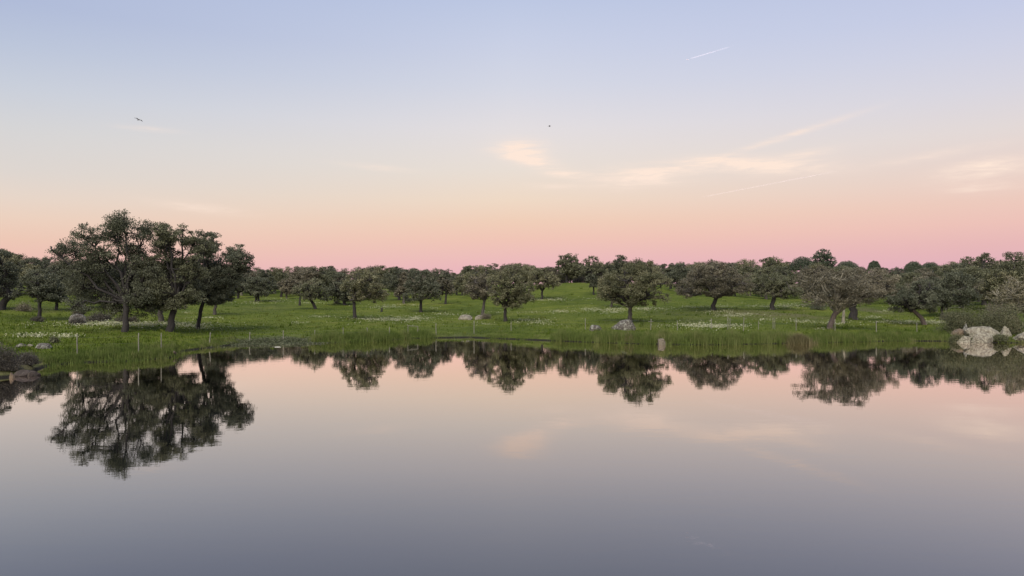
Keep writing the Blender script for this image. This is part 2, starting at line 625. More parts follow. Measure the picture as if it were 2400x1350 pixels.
def shore_D(px):
    a = math.atan((px - 1200) / FPX)
    return float(shore_r(a)) * math.cos(a)


def axis(lims):
    o_ = []
    for a, b, st in lims:
        o_.append(np.arange(a, b, st))
    return np.unique(np.concatenate(o_))


gx = axis([(-3000, -600, 200), (-600, -200, 25), (-200, -70, 4), (-70, 70, 0.7), (70, 200, 4), (200, 600, 25), (600, 3001, 200)])
gy = axis([(-1500, -60, 120), (-60, 0, 6), (0, 30, 1.2), (30, 110, 0.5), (110, 220, 1.5), (220, 420, 6), (420, 900, 30), (900, 4001, 200)])
GX, GY = np.meshgrid(gx, gy)
GZ = ground_h(GX, GY)
nx, ny = len(gx), len(gy)
gv = np.stack([GX.ravel(), GY.ravel(), GZ.ravel()], 1)
ii = (np.arange(ny - 1)[:, None] * nx + np.arange(nx - 1)[None, :]).ravel()
gf = np.stack([ii, ii + 1, ii + nx + 1, ii + nx], 1)
gme = np_mesh('ground', gv, gf, M['ground'], smooth=True)


def patch_attr(name, spots):
    val = np.zeros(len(gv))
    for px, py, wx, wy, k in spots:
        c = hit(px, py)[0]
        sx_ = wx / FPX * c[1]
        val += k * np.exp(-((gv[:, 0] - c[0]) / sx_) ** 2 - ((gv[:, 1] - c[1]) / wy) ** 2)
    at = gme.attributes.new(name, 'FLOAT', 'POINT')
    at.data.foreach_set('value', np.clip(val, 0, 1).astype(np.float32))


patch_attr('dry', [(20, 870, 60, 3.5, 1.0), (-60, 860, 90, 6, 1.0), (1760, 733, 110, 7, 0.85), (1880, 741, 60, 5, 0.6), (1500, 765, 60, 4, 0.3), (2040, 728, 30, 6, 0.8), (1640, 752, 60, 5, 0.4),  # first two spots: painted shade, darkens the green under the left bramble
                   (60, 722, 60, 6, 0.5), (230, 742, 60, 4, 0.45), (1560, 735, 50, 6, 0.3), (90, 806, 60, 2, 0.6), (620, 724, 60, 8, 0.3)])
patch_attr('mud', [(600, 804, 60, 2.5, 0.9), (680, 801, 60, 3.0, 0.9), (630, 796, 40, 2.5, 0.6), (1080, 789, 60, 2.0, 0.6), (1290, 797, 60, 1.5, 0.4),
                   (760, 799, 50, 2.0, 0.6)])
ground = link(bpy.data.objects.new('ground', gme))
tag(ground, 'green meadow rising from the lake shore to a wooded ridge', kind='structure')

# ------------------------------------------------------------------ the lake
wme = np_mesh('water', [(-900, -25, 0), (900, -25, 0), (900, 160, 0), (-900, 160, 0)], [(0, 1, 2, 3)], M['water'])
water = link(bpy.data.objects.new('water', wme))
tag(water, 'still lake mirroring the pink dusk sky and dark oaks', kind='structure')


# ================================================================== trees
def bez(a, b, c, n):
    t = np.linspace(0, 1, n)[:, None]
    return (1 - t) ** 2 * a + 2 * t * (1 - t) * b + t ** 2 * c


def gen_tree(rng, x0, x1, z0, z1, fork, trunk_r, leaf_n, leaf_size, n_lobes=8, clump_r=0.55, n_clump=110,
             twig=0.5, depth=None, flat=0.6, base_lean=0.0, trunks=1, shell=0.5, peak=0.5, drop=0.3, lobes_at=None):
    """crown inside the box x0..x1, z0..z1 (metres from the foot); returns trunk, limb and crown geometry"""
    a, c = (x1 - x0) / 2, (z1 - z0) / 2
    b = (depth / 2) if depth else a * 0.85
    C = np.array([(x0 + x1) / 2, 0.0, (z0 + z1) / 2])
    ax = np.array([a, b, c])
    # lobes
    d = rng.normal(size=(n_lobes, 3))
    d[:, 2] = np.abs(d[:, 2]) * 1.0 - 0.55
    d /= np.linalg.norm(d, axis=1, keepdims=True)
    # spread by repulsion
    for _ in range(12):
        diff = d[:, None] - d[None]
        dist = np.linalg.norm(diff, axis=2) + 1e-3
        np.fill_diagonal(dist, 9)
        d += (diff / dist[..., None] ** 3).sum(1) * 0.02
        d[:, 2] = np.maximum(d[:, 2], -0.7)
        d /= np.linalg.norm(d, axis=1, keepdims=True)
    lc = C + d * ax * rng.uniform(0.50, 0.68, (n_lobes, 1))
    lr = rng.uniform(0.40, 0.58, n_lobes)
    ax3 = np.repeat(ax[None], n_lobes, 0)
    if lobes_at is not None:                      # surveyed boughs: x, z, radius
        la = np.asarray(lobes_at)
        n_lobes = len(la)
        lc = np.stack([la[:, 0], rng.uniform(-.55, .55, n_lobes) * b, la[:, 1]], 1)
        lr = np.ones(n_lobes)
        ax3 = np.stack([la[:, 2], la[:, 2], la[:, 2] * 0.85], 1)
    pr = (lr[:, None] * ax3).prod(1) ** (2 / 3)
    which = rng.choice(n_lobes, n_clump, p=pr / pr.sum())
    u = rng.normal(size=(n_clump, 3))
    u[:, 2] = np.where(u[:, 2] < 0, u[:, 2] * flat, u[:, 2])
    u /= np.linalg.norm(u, axis=1, keepdims=True)
    rad = rng.uniform(shell, 1.0, n_clump)[:, None]
    cp = lc[which] + u * rad * lr[which][:, None] * ax3[which]
    # fit into the box
    pad = np.array([clump_r * 0.9, clump_r * 0.9, clump_r * 0.55])
    lo, hi = np.percentile(cp, 1.5, axis=0), np.percentile(cp, 98.5, axis=0)
    tl, th = np.array([x0, -b, z0]) + pad, np.array([x1, b, z1]) - pad
    th = np.maximum(th, tl + 0.2)
    fit = lambda p: tl + (p - lo) / (hi - lo) * (th - tl)
    if lobes_at is None:
        cp, lc = fit(cp), fit(lc)
    else:
        drop = 0.0
        cp = cp + rng.normal(0, 0.30, cp.shape)
    cp = np.clip(cp, tl - pad * 0.25, th + pad * 0.25)
    for arr in (cp, lc):
        fx = (arr[:, 0] - x0) / (x1 - x0)
        side_ = np.where(fx < peak, (peak - fx) / max(peak, .05), (fx - peak) / max(1 - peak, .05))
        env = 1 - drop * np.clip(side_, 0, 1.1) ** 2.3
        arr[:, 2] = z0 + (arr[:, 2] - z0) * env
    dd = np.linalg.norm(cp[:, None] - cp[None], axis=2)
    np.fill_diagonal(dd, 99)
    order = np.argsort(dd, axis=1)[:, :4]
    iso = np.take_along_axis(dd, order, 1).mean(1)
    far = iso > np.percentile(iso, 88)
    cp[far] = cp[far] * 0.45 + cp[order[far]].mean(1) * 0.55
    rc = clump_r * rng.uniform(0.55, 1.45, n_clump)
    cax = rng.uniform(0.6, 1.45, (n_clump, 3)) * np.array([1, 1, 0.62])
    wts = rc ** 2
    ci = rng.choice(n_clump, leaf_n, p=wts / wts.sum())
    q = rng.normal(size=(leaf_n, 3))
    q /= np.linalg.norm(q, axis=1, keepdims=True)
    q *= (rng.uniform(0, 1, leaf_n) ** 0.45)[:, None]
    pos = cp[ci] + q * rc[ci][:, None] * cax[ci] + rng.normal(0, 0.05, (leaf_n, 3))
    ctint = rng.normal(0.45, 0.2, n_clump) + rng.normal(0, 0.06, n_clump)
    ltint = rng.normal(0, 0.12, n_lobes)
    tint = np.clip(ctint[ci] + ltint[which][ci] + rng.normal(0, 0.12, leaf_n), 0, 1)
    crown = leaf_cards(rng, pos, leaf_size, tint)
    # wood
    trunk, limbs = Tubes(), Tubes()
    F = np.array([fork[0], 0.0, fork[1]])
    for k in range(trunks):
        off = (k - (trunks - 1) / 2) * trunk_r * 3.2
        base = np.array([off + base_lean, rng.uniform(-.1, .1), -0.35])
        ctrl = np.array([off * 0.6 + F[0] * 0.25, rng.uniform(-.1, .1), F[2] * 0.55])
        pts = bez(base, ctrl, F + np.array([off * 0.4, 0, 0]), 9)
        pts[1:-1, 0] += rng.normal(0, trunk_r * 0.18, 7)
        rr = trunk_r * np.array([1.5, 1.22, 1.06, 1.0, .96, .93, .9, .88, .86]) * rng.uniform(.94, 1.06, 9)
        trunk.add(pts, rr, 9)
    nodes = []
    for l in range(n_lobes):
        m = F + (lc[l] - F) * 0.45 + np.array([rng.normal(0, .12) * a, rng.normal(0, .12) * b, abs(rng.normal(0.05, .08)) * c])
        pts = bez(F - np.array([0, 0, trunk_r * 0.8]), m, lc[l], 7)
        pts[2:-1] += rng.normal(0, 0.045 * a, (4, 3))
        limbs.add(pts, np.linspace(trunk_r * (0.62 if lobes_at is None else 0.45), 0.045, 7) + 0.01, 6)
        nodes.append(pts[2:])
    nd = np.concatenate(nodes)
    for k in range(n_clump):
        if rng.random() > twig:
            continue
        dist = np.linalg.norm(nd - cp[k], axis=1) + (nd[:, 2] > cp[k][2]) * 0.6
        s = nd[dist.argmin()]
        mid = (s + cp[k]) / 2 + rng.normal(0, 0.16, 3)
        tip = cp[k] + (cp[k] - s) * 0.15
        limbs.add(np.stack([s, mid, cp[k], tip]), [0.06, 0.045, 0.03, 0.012], 4)
    return trunk, limbs, crown


def make_tree(name, loc, geo, leaf, barkm, limbm=None):
    root = empty(name, loc)
    tr, li, (v, f, t) = geo
    link(bpy.data.objects.new('trunk', tr.mesh('trunk', M[barkm])), root)
    link(bpy.data.objects.new('limbs', li.mesh('limbs', M[limbm or barkm])), root)
    link(bpy.data.objects.new('crown', np_mesh('crown', v, f, M[leaf], t)), root)
    return root


def oak(label, px, py, x0, x1, yt, yb, fork_px, tw, leaf='leaf_green', barkm='bark', limbm=None, seed=0, dens=1.0, lobes=8,
        twig=0.5, group='oaks scattered over the meadow', cat='oak tree', name='cork_oak', D=None, trunks=1, shell=0.5, clump=1.0, peak=0.5, drop=0.3, boughs=None):
    """px, py foot of the trunk; x0..x1, yt..yb crown box; fork_px fork point, tw trunk width (all picture rows of the survey)"""
    rng = np.random.default_rng(1000 + seed)
    if boughs is None:
        peak, drop = rng.uniform(0.28, 0.72), rng.uniform(0.12, 0.5)
    if D is None:
        p = hit(px, py)[0]
    else:
        p = bearing(px, D)
    s = p[1] / FPX
    zc = lambda y: CAM_H + (HORIZON - y) * s - p[2]
    X0, X1 = (x0 - px) * s, (x1 - px) * s
    Z0, Z1 = zc(yb), zc(yt)
    F = ((fork_px[0] - px) * s, max(zc(fork_px[1]), 0.6))
    wpx = (x1 - x0)
    hgt = yb - yt
    lsz = 0.062 + 0.0009 * max(p[1] - 60, 0)
    area = (X1 - X0) * (Z1 - Z0)
    leaf_n = int(np.clip(dens * 5.2 * area / (lsz * lsz * 1.1), 3000, 62000))
    cr = np.clip((X1 - X0) * 0.06, 0.28, 0.55) * clump
    n_cl = int(np.clip(3.6 * area / (cr * cr * 3.1), 80, 480))
    if boughs is not None:
        n_cl = int(n_cl * 1.4)
    geo = gen_tree(rng, X0, X1, Z0, Z1, F, tw * s / 2, leaf_n, lsz, n_lobes=lobes, clump_r=cr, n_clump=n_cl, twig=twig, trunks=trunks, shell=shell, peak=peak, drop=drop,
                   lobes_at=None if boughs is None else [((bx - px) * s, zc(by), br * s) for bx, by, br in boughs])
    root = make_tree(name, p, geo, leaf, barkm, limbm)
    tag(root, label, cat, group)
    return root


A = 'bark'
# --- the tall clump by the left shore
oak('tallest oak of the left shore clump, wide open crown above a dark straight trunk', 293, 779, 126, 374, 497, 746, (297, 705), 13, 'leaf_dark', A, 'bark', 1, 0.85, 15, 0.55, shell=0.12, clump=0.85,
    boughs=[(172, 582, 42), (222, 562, 44), (282, 534, 43), (332, 542, 36), (300, 528, 32), (256, 552, 34), (252, 590, 50), (306, 592, 50), (205, 628, 58), (192, 676, 50), (262, 650, 55), (300, 680, 52), (338, 632, 42), (336, 690, 42), (240, 704, 42), (150, 590, 24), (300, 716, 34), (268, 728, 26), (326, 722, 30), (210, 715, 30)])
oak('tall oak with thick dark leaning trunk, middle of left clump', 398, 777, 318, 492, 524, 726, (416, 700), 15, 'leaf_green', A, 'bark', 2, 1.0, 12, 0.5, clump=0.88, shell=0.12,
    boughs=[(362, 572, 32), (404, 554, 34), (442, 572, 34), (468, 580, 24), (350, 622, 38), (400, 618, 45), (450, 630, 38), (372, 678, 42), (430, 680, 44), (340, 690, 32), (398, 700, 30), (470, 600, 22), (424, 712, 30), (362, 712, 28), (456, 690, 26), (392, 536, 16), (420, 538, 14)])
oak('oak with slim leaning trunk and spiky upper boughs, right end of left clump', 464, 771, 422, 598, 543, 714, (482, 690), 9, 'leaf_dark', A, 'bark', 3, 0.95, 11, 0.55, clump=0.8, shell=0.12,
    boughs=[(470, 580, 30), (502, 576, 30), (536, 590, 28), (562, 604, 24), (582, 616, 14), (480, 622, 38), (524, 634, 36), (556, 626, 24), (468, 668, 36), (514, 676, 34), (450, 640, 28), (490, 702, 24), (456, 704, 24), (520, 702, 20), (548, 650, 22), (486, 556, 14), (516, 556, 12)])
oak('grey trunked oak standing just behind the thick leaning trunk', 378, 755, 318, 432, 612, 716, (372, 715), 12, 'leaf_green', 'bark_grey', 'bark', 4, 0.8, 8)
oak('small shaded oak seen between the two thick trunks', 346, 731, 300, 372, 640, 715, (343, 708), 8, 'leaf_dark', A, None, 5, 0.8, 6)
oak('low round oak right of the clump with a thin pale trunk', 503, 738, 468, 550, 640, 714, (506, 706), 7, 'leaf_dark', 'bark_grey', None, 6, 0.9, 7)
oak('broad oak filling the gap behind the tallest oak', 246, 722, 165, 300, 606, 712, (244, 700), 9, 'leaf_green', A, None, 7, 0.85, 9)
oak('dark round oak on a short trunk with a shrub at its foot', 92, 749, 40, 150, 628, 708, (93, 703), 8, 'leaf_dark', A, None, 8, 0.95, 8)
oak('dark oak just right of the round left oak', 133, 727, 98, 170, 620, 706, (133, 700), 7, 'leaf_dark', A, None, 9, 0.9, 7)
oak('leaning oak cut by the left edge of the picture', 1, 727, -90, 42, 573, 702, (20, 692), 16, 'leaf_dark', A, None, 10, 0.8, 9)
# --- middle left
oak('small oak first right of the left clump', 558, 700, 532, 598, 636, 688, (559, 684), 6, 'leaf_dark', A, None, 11, 0.9, 6)
oak('twin trunked round oak alone on the open grass', 603, 708, 572, 646, 648, 697, (603, 692), 5, 'leaf_dark', A, None, 12, 0.95, 7, trunks=2)
oak('pale brownish young oak right of the twin trunked oak', 672, 700, 650, 702, 652, 692, (671, 688), 4, 'leaf_brown', 'bark_grey', 'bark_grey', 13, 0.7, 6)
oak('oak with a bent trunk leaning left over the grass', 741, 725, 684, 768, 650, 706, (722, 697), 7, 'leaf_green', A, 'bark', 14, 0.85, 8)
oak('dark oak with a stout trunk behind the bent oak', 809, 716, 758, 832, 638, 708, (806, 702), 8, 'leaf_dark', A, None, 15, 0.95, 7)
oak('spreading oak on a long two toned trunk', 832, 747, 800, 910, 628, 712, (829, 702), 8, 'leaf_olive', A, 'bark_grey', 16, 0.82, 9)
oak('slim oak between the two toned trunk and the lone dark oak', 947, 713, 926, 972, 636, 694, (946, 692), 6, 'leaf_brown', 'bark_grey', None, 17, 0.8, 6)
oak('dense dark oak with pale dead twigs left of centre', 986, 732, 944, 1034, 630, 706, (987, 702), 7, 'leaf_dark', A, 'bark_pale', 18, 0.9, 8)
oak('small brownish oak right of the dense dark oak', 1044, 713, 1008, 1068, 652, 692, (1046, 688), 5, 'leaf_brown', A, None, 19, 0.85, 6)
oak('pale grey oak forking low behind the two boulders', 1130, 741, 1085, 1165, 642, 704, (1136, 702), 7, 'leaf_brown', 'bark_grey', 'bark_grey', 20, 0.75, 8)
oak('full round oak just right of the boulders', 1185, 754, 1142, 1252, 628, 722, (1182, 716), 8, 'leaf_olive', A, None, 21, 0.95, 10)
oak('oak on the flank of the low hill, thin straight trunk', 1270, 702, 1236, 1312, 626, 682, (1271, 680), 5, 'leaf_olive', A, None, 22, 0.9, 7)
oak('small dark oak on the brow of the low hill', 1391, 692, 1372, 1410, 640, 674, (1391, 670), 4, 'leaf_dark', A, None, 23, 0.9, 5)
oak('thin trunked oak half hidden behind the largest round oak', 1434, 721, 1404, 1462, 640, 712, (1435, 700), 5, 'leaf_brown', 'bark_grey', None, 24, 0.8, 6)
oak('largest round oak of the meadow standing behind a lichen covered boulder', 1476, 757, 1398, 1582, 607, 718, (1478, 716), 10, 'leaf_olive', 'bark_grey', 'bark', 25, 0.95, 13)
# --- right
oak('grey oak with pale tangled boughs right of the largest round oak', 1671, 728, 1588, 1762, 612, 698, (1680, 694), 10, 'leaf_brown', A, 'bark_grey', 26, 0.8, 12, 0.9)
oak('leaning oak with a dark trunk beside the white flowers', 1808, 727, 1752, 1874, 636, 700, (1816, 692), 10, 'leaf_green', A, 'bark_grey', 27, 0.85, 9)
oak('smaller oak behind the leaning dark trunk', 1795, 702, 1752, 1830, 626, 690, (1797, 676), 7, 'leaf_green', 'bark_grey', None, 28, 0.85, 7)
oak('stout dark oak behind the lichen draped oak', 1916, 721, 1876, 1972, 620, 704, (1917, 698), 13, 'leaf_brown', A, None, 29, 0.8, 8)
oak('lichen draped oak with a forked leaning trunk and bare grey boughs', 1944, 772, 1868, 2062, 628, 722, (1962, 728), 13, 'leaf_brown', 'bark_red', 'bark_pale', 30, 0.62, 14, 0.9, clump=0.9)
oak('massive dark trunked oak right of the lichen draped oak', 2000, 749, 1955, 2104, 622, 706, (1997, 706), 17, 'leaf_brown', A, 'bark_grey', 31, 0.7, 11, 0.9)
oak('dark oak on a trunk slanting sharply to the left', 2170, 761, 2088, 2212, 652, 734, (2136, 726), 10, 'leaf_dark', 'bark_red', 'bark', 33, 0.95, 9)
oak('dark drooping oak right of the slanting trunk', 2207, 741, 2150, 2292, 636, 724, (2207, 716), 6, 'leaf_dark', A, 'bark_grey', 34, 0.9, 10)
oak('tall oak above the right bushes with a bare pale bough', 2306, 716, 2246, 2346, 594, 700, (2308, 690), 11, 'leaf_green', A, 'bark_grey', 35, 0.8, 10)
oak('tall oak at the right edge, gaps of sky in its crown', 2372, 712, 2316, 2450, 591, 694, (2370, 680), 12, 'leaf_green', A, 'bark_grey', 36, 0.62, 10, 0.7)
oak('pale lichen covered oak behind the shore boulders at right', 2378, 764, 2328, 2462, 645, 742, (2378, 722), 9, 'leaf_pale', 'bark_pale', 'bark_pale', 37, 0.34, 13, 1.0, D=80, clump=0.85)

# --- skyline individuals
SK = 'trees standing out on the skyline'
oak('tall oak breaking the skyline on the brow of the hill', 1328, 664, 1300, 1374, 591, 654, (1329, 640), 5, 'leaf_green', A, None, 41, 0.75, 8, group=SK, D=176)
oak('oak next to the tall one on the hill brow', 1392, 664, 1358, 1420, 600, 656, (1392, 640), 5, 'leaf_green', A, None, 42, 0.8, 7, group=SK, D=182)
oak('ragged oak on the skyline behind the largest round oak', 1452, 664, 1412, 1486, 597, 650, (1452, 640), 5, 'leaf_dark', A, None, 43, 0.7, 8, group=SK, D=178)
oak('tall pine with a layered crown rising above the right skyline', 1927, 660, 1894, 1960, 582, 636, (1927, 630), 5, 'leaf_pine', A, None, 44, 0.8, 12, name='tall_pine', cat='pine tree', group=SK, D=230)
for k, (lab, px, x0, x1, yt, yb, D) in enumerate([
        ('umbrella pine dome just left of the tall pine', 1880, 1850, 1910, 601, 622, 250),
        ('small umbrella pine dome alone on the right skyline', 2049, 2034, 2064, 611, 624, 270),
        ('left one of the two joined umbrella pine domes', 2141, 2118, 2164, 612, 632, 250),
        ('right one of the two joined umbrella pine domes', 2180, 2154, 2206, 614, 632, 255),
        ('flat umbrella pine dome between the tall pine and the lone small dome', 1985, 1958, 2016, 611, 628, 255)]):
    rng = np.random.default_rng(900 + k)
    p = bearing(px, D)
    sc_ = D / FPX
    zt, zb = CAM_H + (HORIZON - yt) * sc_ - p[2], CAM_H + (HORIZON - yb) * sc_ - p[2]
    a_ = (x1 - x0) / 2 * sc_
    zb -= 1.6
    n = 12000
    u = rng.normal(size=(n, 3))
    u[:, 2] = np.abs(u[:, 2])
    u /= np.linalg.norm(u, axis=1, keepdims=True)
    lump = 1 + 0.05 * np.sin(u[:, 0] * 9 + k) * np.sin(u[:, 1] * 8) + rng.normal(0, 0.015, n)
    pos = u * (rng.uniform(0.25, 1.0, n) ** 0.5 * lump)[:, None] * np.array([a_, a_, zt - zb]) + np.array([0, 0, zb])
    cr_ = leaf_cards(rng, pos, 0.16, np.clip(rng.normal(0.45, 0.22, n), 0, 1), slim=0.4)
    tr_, li_ = Tubes(), Tubes()
    tr_.add([(0, 0, -.3), (.1, 0, zb * .5), (0, 0, zb + .2)], [.38, .3, .24], 8)
    for q in range(9):
        e = u[q] * np.array([a_, a_, zt - zb]) * 0.85 + np.array([0, 0, zb])
        li_.add(bez(np.array([0, 0, zb - .2]), (e + np.array([0, 0, zb])) / 2, e, 5), np.linspace(.16, .05, 5), 5)
    tag(make_tree('umbrella_pine', p, (tr_, li_, cr_), 'leaf_pine', A), lab, 'pine tree', SK)

# ------------------------------------------------------------------ the wood on the ridge: copies of a few oaks
protos = []
LF = ['leaf_green', 'leaf_dark', 'leaf_brown', 'leaf_olive', 'leaf_green', 'leaf_dark', 'leaf_brown', 'leaf_green', 'leaf_olive', 'leaf_brown', 'leaf_dark', 'leaf_green', 'leaf_olive']
BK = ['bark', 'bark', 'bark_grey', 'bark', 'bark_grey', 'bark', 'bark_pale', 'bark', 'bark_grey', 'bark_pale', 'bark_grey', 'bark', 'bark']
for k in range(13):
    rng = np.random.default_rng(300 + k)
    w, h = rng.uniform(5.2, 10.0), rng.uniform(5.6, 8.4)
    nleaf = int(rng.uniform(6500, 10500)) if k not in (6, 9) else 5200
    geo = gen_tree(rng, -w / 2, w / 2, h * rng.uniform(0.12, 0.30), h, (rng.uniform(-.6, .6), h * 0.27), rng.uniform(.18, .34), nleaf, 0.135,
                   n_lobes=int(rng.integers(6, 14)), clump_r=rng.uniform(0.45, 0.65), n_clump=int(rng.integers(110, 190)), twig=0.45 if k not in (6, 9) else 0.9,
                   peak=rng.uniform(0.25, 0.75), drop=rng.uniform(0.15, 0.5), depth=w * rng.uniform(0.7, 1.0))
    tr, li, (v, f, t) = geo
    protos.append((tr.mesh('trunk', M[BK[k]]), li.mesh('limbs', M[BK[k]]), np_mesh('crown', v, f, M[LF[k]], t), w, h))

SKYLINE = [(-150, 572), (0, 582), (40, 590), (60, 600), (110, 593), (150, 600), (230, 612), (420, 612), (560, 622), (620, 626), (700, 622), (780, 620), (850, 621),
           (920, 622), (1000, 626), (1100, 619), (1180, 612), (1240, 618), (1290, 620), (1330, 612), (1420, 612), (1500, 610), (1560, 613),
           (1620, 609), (1700, 604), (1760, 603), (1830, 602), (1870, 612), (1960, 620), (2040, 622), (2100, 624), (2200, 624), (2230, 609), (2280, 612),
           (2400, 606), (2550, 595)]
EDGE = [(-150, 118), (150, 122), (300, 135), (520, 168), (700, 168), (830, 150), (1000, 150), (1150, 150), (1250, 172), (1350, 188), (1460, 182), (1560, 165),
        (1700, 150), (1850, 152), (2000, 140), (2120, 118), (2250, 108), (2400, 102), (2550, 98)]
sk_p, sk_y = zip(*SKYLINE)
ed_p, ed_d = zip(*EDGE)
rng = np.random.default_rng(77)
placed = []
bg_list = []
for row, (lo, hi, n) in enumerate([(0, 14, 52), (16, 40, 52), (45, 85, 54), (90, 150, 60)]):
    for k in range(n):
        px = -140 + 2680 * (k + rng.uniform(0.1, 0.9)) / n
        D = np.interp(px, ed_p, ed_d) + rng.uniform(lo, hi)
        p = bearing(px, D)
        if any((p[0] - q[0]) ** 2 + (p[1] - q[1]) ** 2 < 16 for q in placed):
            D += 6
            p = bearing(px, D)
        placed.append(p)
        s = D / FPX
        ytop = np.interp(px, sk_p, sk_y)
        zmax = CAM_H + (HORIZON - ytop) * s - p[2]
        if row < 2:
            hgt = min(rng.uniform(4.2, 7.8), zmax - 0.3)
        else:
            hgt = zmax - abs(rng.normal(0, 5.0)) * s
        hgt = float(np.clip(hgt, 3.6, 13.5))
        bg_list.append((px, p, hgt, rng.integers(0, len(protos)), rng.uniform(0, 6.28), rng.uniform(0.95, 1.25), row))
ZONES = [(320, 'behind the tall left clump'), (700, 'behind the twin trunked oak'), (1060, 'left of the low hill'), (1290, 'behind the oaks by the boulders'),
         (1560, 'on top of the low hill'), (1880, 'right of the low hill'), (2110, 'behind the lichen draped oak'), (9999, 'above the right shore bushes')]
for px, p, hgt, k, rz, wsc, row in bg_list:
    tm, lm, cm, w, h = protos[k]
    root = empty('distant_oak', p)
    sc_ = hgt / h
    root.scale = (sc_ * wsc, sc_ * wsc, sc_)
    root.rotation_euler = (0, 0, rz)
    for nm, me in (('trunk', tm), ('limbs', lm), ('crown', cm)):
        link(bpy.data.objects.new(nm, me), root)
    zone = [z for lim, z in ZONES if px < lim][0]
    if row < 2:
        tag(root, 'oak in the front rank of the wood ' + zone, 'oak tree', 'front rank of the wood ' + zone)
    else:
        tag(root, 'far ridge oak whose crown meets the sky ' + zone, 'oak tree', 'far ridge oaks ' + zone)


# ================================================================== shrubs
def shrub(label, x0, x1, yt, yb, leaf, seed, D=None, n=6000, size=0.06, stem='bark', name='shrub', group='shrubs by the shore and among the oaks', upright=0.0, twigs=26, depth=0.8):
    rng = np.random.default_rng(2000 + seed)
    pxc = (x0 + x1) / 2
    p = hit(pxc, yb)[0] if D is None else bearing(pxc, D)
    s = p[1] / FPX
    w = (x1 - x0) * s
    top = CAM_H + (HORIZON - yt) * s - p[2]
    a, b, c = w / 2, w / 2 * depth, max(top, 0.25)
    nc = 70
    u = rng.normal(size=(nc, 3))
    u[:, 2] = np.abs(u[:, 2])
    u /= np.linalg.norm(u, axis=1, keepdims=True)
    bump = 1 + 0.22 * np.sin(u[:, 0] * 5 + seed) * np.cos(u[:, 1] * 4 + 2 * seed)
    r = rng.uniform(0.3, 0.9, nc)[:, None] ** 0.6
    cp = u * r * bump[:, None] * np.array([a, b, c]) * 0.86
    cr = 0.24 * min(a, c) + 0.08
    ci = rng.integers(0, nc, n)
    q = rng.normal(size=(n, 3)) * cr * 0.55
    pos = cp[ci] + q
    pos[:, 2] = np.abs(pos[:, 2])
    ct = rng.normal(0.45, 0.22, nc)
    v, f, t = leaf_cards(rng, pos, size, np.clip(ct[ci] + rng.normal(0, .12, n), 0, 1), slim=0.45 if not upright else 0.2)
    root = empty(name, p)
    tb = Tubes()
    for k in range(twigs):
        e = cp[rng.integers(0, nc)] * rng.uniform(0.95, 1.2)
        st = np.array([e[0] * 0.15, e[1] * 0.15, -0.15])
        mid = (st + e) / 2 + rng.normal(0, 0.08, 3) * a
        tb.add(bez(st, mid, e, 5), np.linspace(0.028, 0.008, 5), 4)
    link(bpy.data.objects.new('stems', tb.mesh('stems', M[stem])), root)
    link(bpy.data.objects.new('foliage', np_mesh('foliage', v, f, M[leaf], t)), root)
    tag(root, label, 'shrub', group)
    return root


shrub('dark leafless looking bramble bush above the dark rocks at the left edge', -40, 50, 797, 868, 'leaf_bramble', 1, D=38.5, n=11000, size=0.035, stem='bark_grey', twigs=60)
shrub('low grey twiggy bush right of the left edge bramble', 38, 92, 822, 866, 'leaf_bramble', 2, D=41, n=5000, size=0.035, stem='bark_grey', twigs=60)
shrub('upright dark bush behind the flat topped left boulder', 166, 200, 704, 738, 'leaf_bramble', 3, n=3000)
shrub('brown bramble growing over the front of the flat topped left boulder', 160, 206, 744, 761, 'leaf_bramble', 4, n=2500)
shrub('long low bramble thicket between the left boulder and the tallest oak', 198, 268, 730, 754, 'leaf_bramble', 5, n=4000)
shrub('dark low bush behind the foot of the tallest oak', 262, 332, 738, 755, 'leaf_bramble', 6, n=3000)
shrub('little bush round the foot of the dark round left oak', 70, 104, 740, 754, 'leaf_bramble', 7, n=1400)
shrub('pale dead bramble mound left of the dark round oak', 36, 78, 706, 730, 'leaf_brown', 8, n=2200)
shrub('small bright green bush on the grass near the left bank', 116, 137, 788, 804, 'leaf_green', 9, n=1600)
shrub('brown bush against the right side of the small boulders', 1126, 1152, 733, 748, 'leaf_brown', 10, n=1500)
shrub('large round olive bush behind the shore boulders', 2192, 2310, 702, 786, 'leaf_broom', 11, D=73, n=15000, size=0.06, twigs=70)
shrub('brown bush at the right edge above the boulders', 2280, 2424, 712, 790, 'leaf_broom', 12, D=72, n=15000, size=0.06, stem='bark_grey', twigs=70)
shrub('dark low bush on the grass left of the large olive bush', 2200, 2252, 733, 752, 'leaf_bramble', 13, n=2400)
shrub('brownish twiggy bush at the foot of the pale lichen oak', 2296, 2372, 700, 752, 'leaf_brown', 14, D=77, n=7000, stem='bark_pale', twigs=50)
shrub('tawny bush hugging the left side of the shore boulders', 2224, 2262, 776, 802, 'leaf_broom', 15, D=68, n=4000)
shrub('tawny bush between the shore boulders and the right edge rock', 2324, 2362, 784, 806, 'leaf_broom', 16, D=67.3, n=3500)
shrub('pale grey thicket along the hilltop behind the brow', 1336, 1394, 647, 666, 'leaf_bramble', 17, D=180, n=3000, size=0.12)
shrub('grey thicket left of the tall skyline oak on the brow', 1276, 1340, 644, 668, 'leaf_bramble', 21, D=181, n=3500, size=0.12)
shrub('brown thicket behind the brow left of the largest round oak', 1388, 1500, 640, 670, 'leaf_bramble', 22, D=190, n=5000, size=0.13)
shrub('dark scrub under the wood right of the largest oak', 1584, 1650, 664, 692, 'leaf_bramble', 18, D=150, n=3000, size=0.12)
shrub('bush at the foot of the stout dark oak', 1896, 1940, 708, 726, 'leaf_dark', 19, n=1800)
shrub('tuft of dark scrub on the grass left of the hill', 780, 800, 700, 712, 'leaf_bramble', 20, n=900)


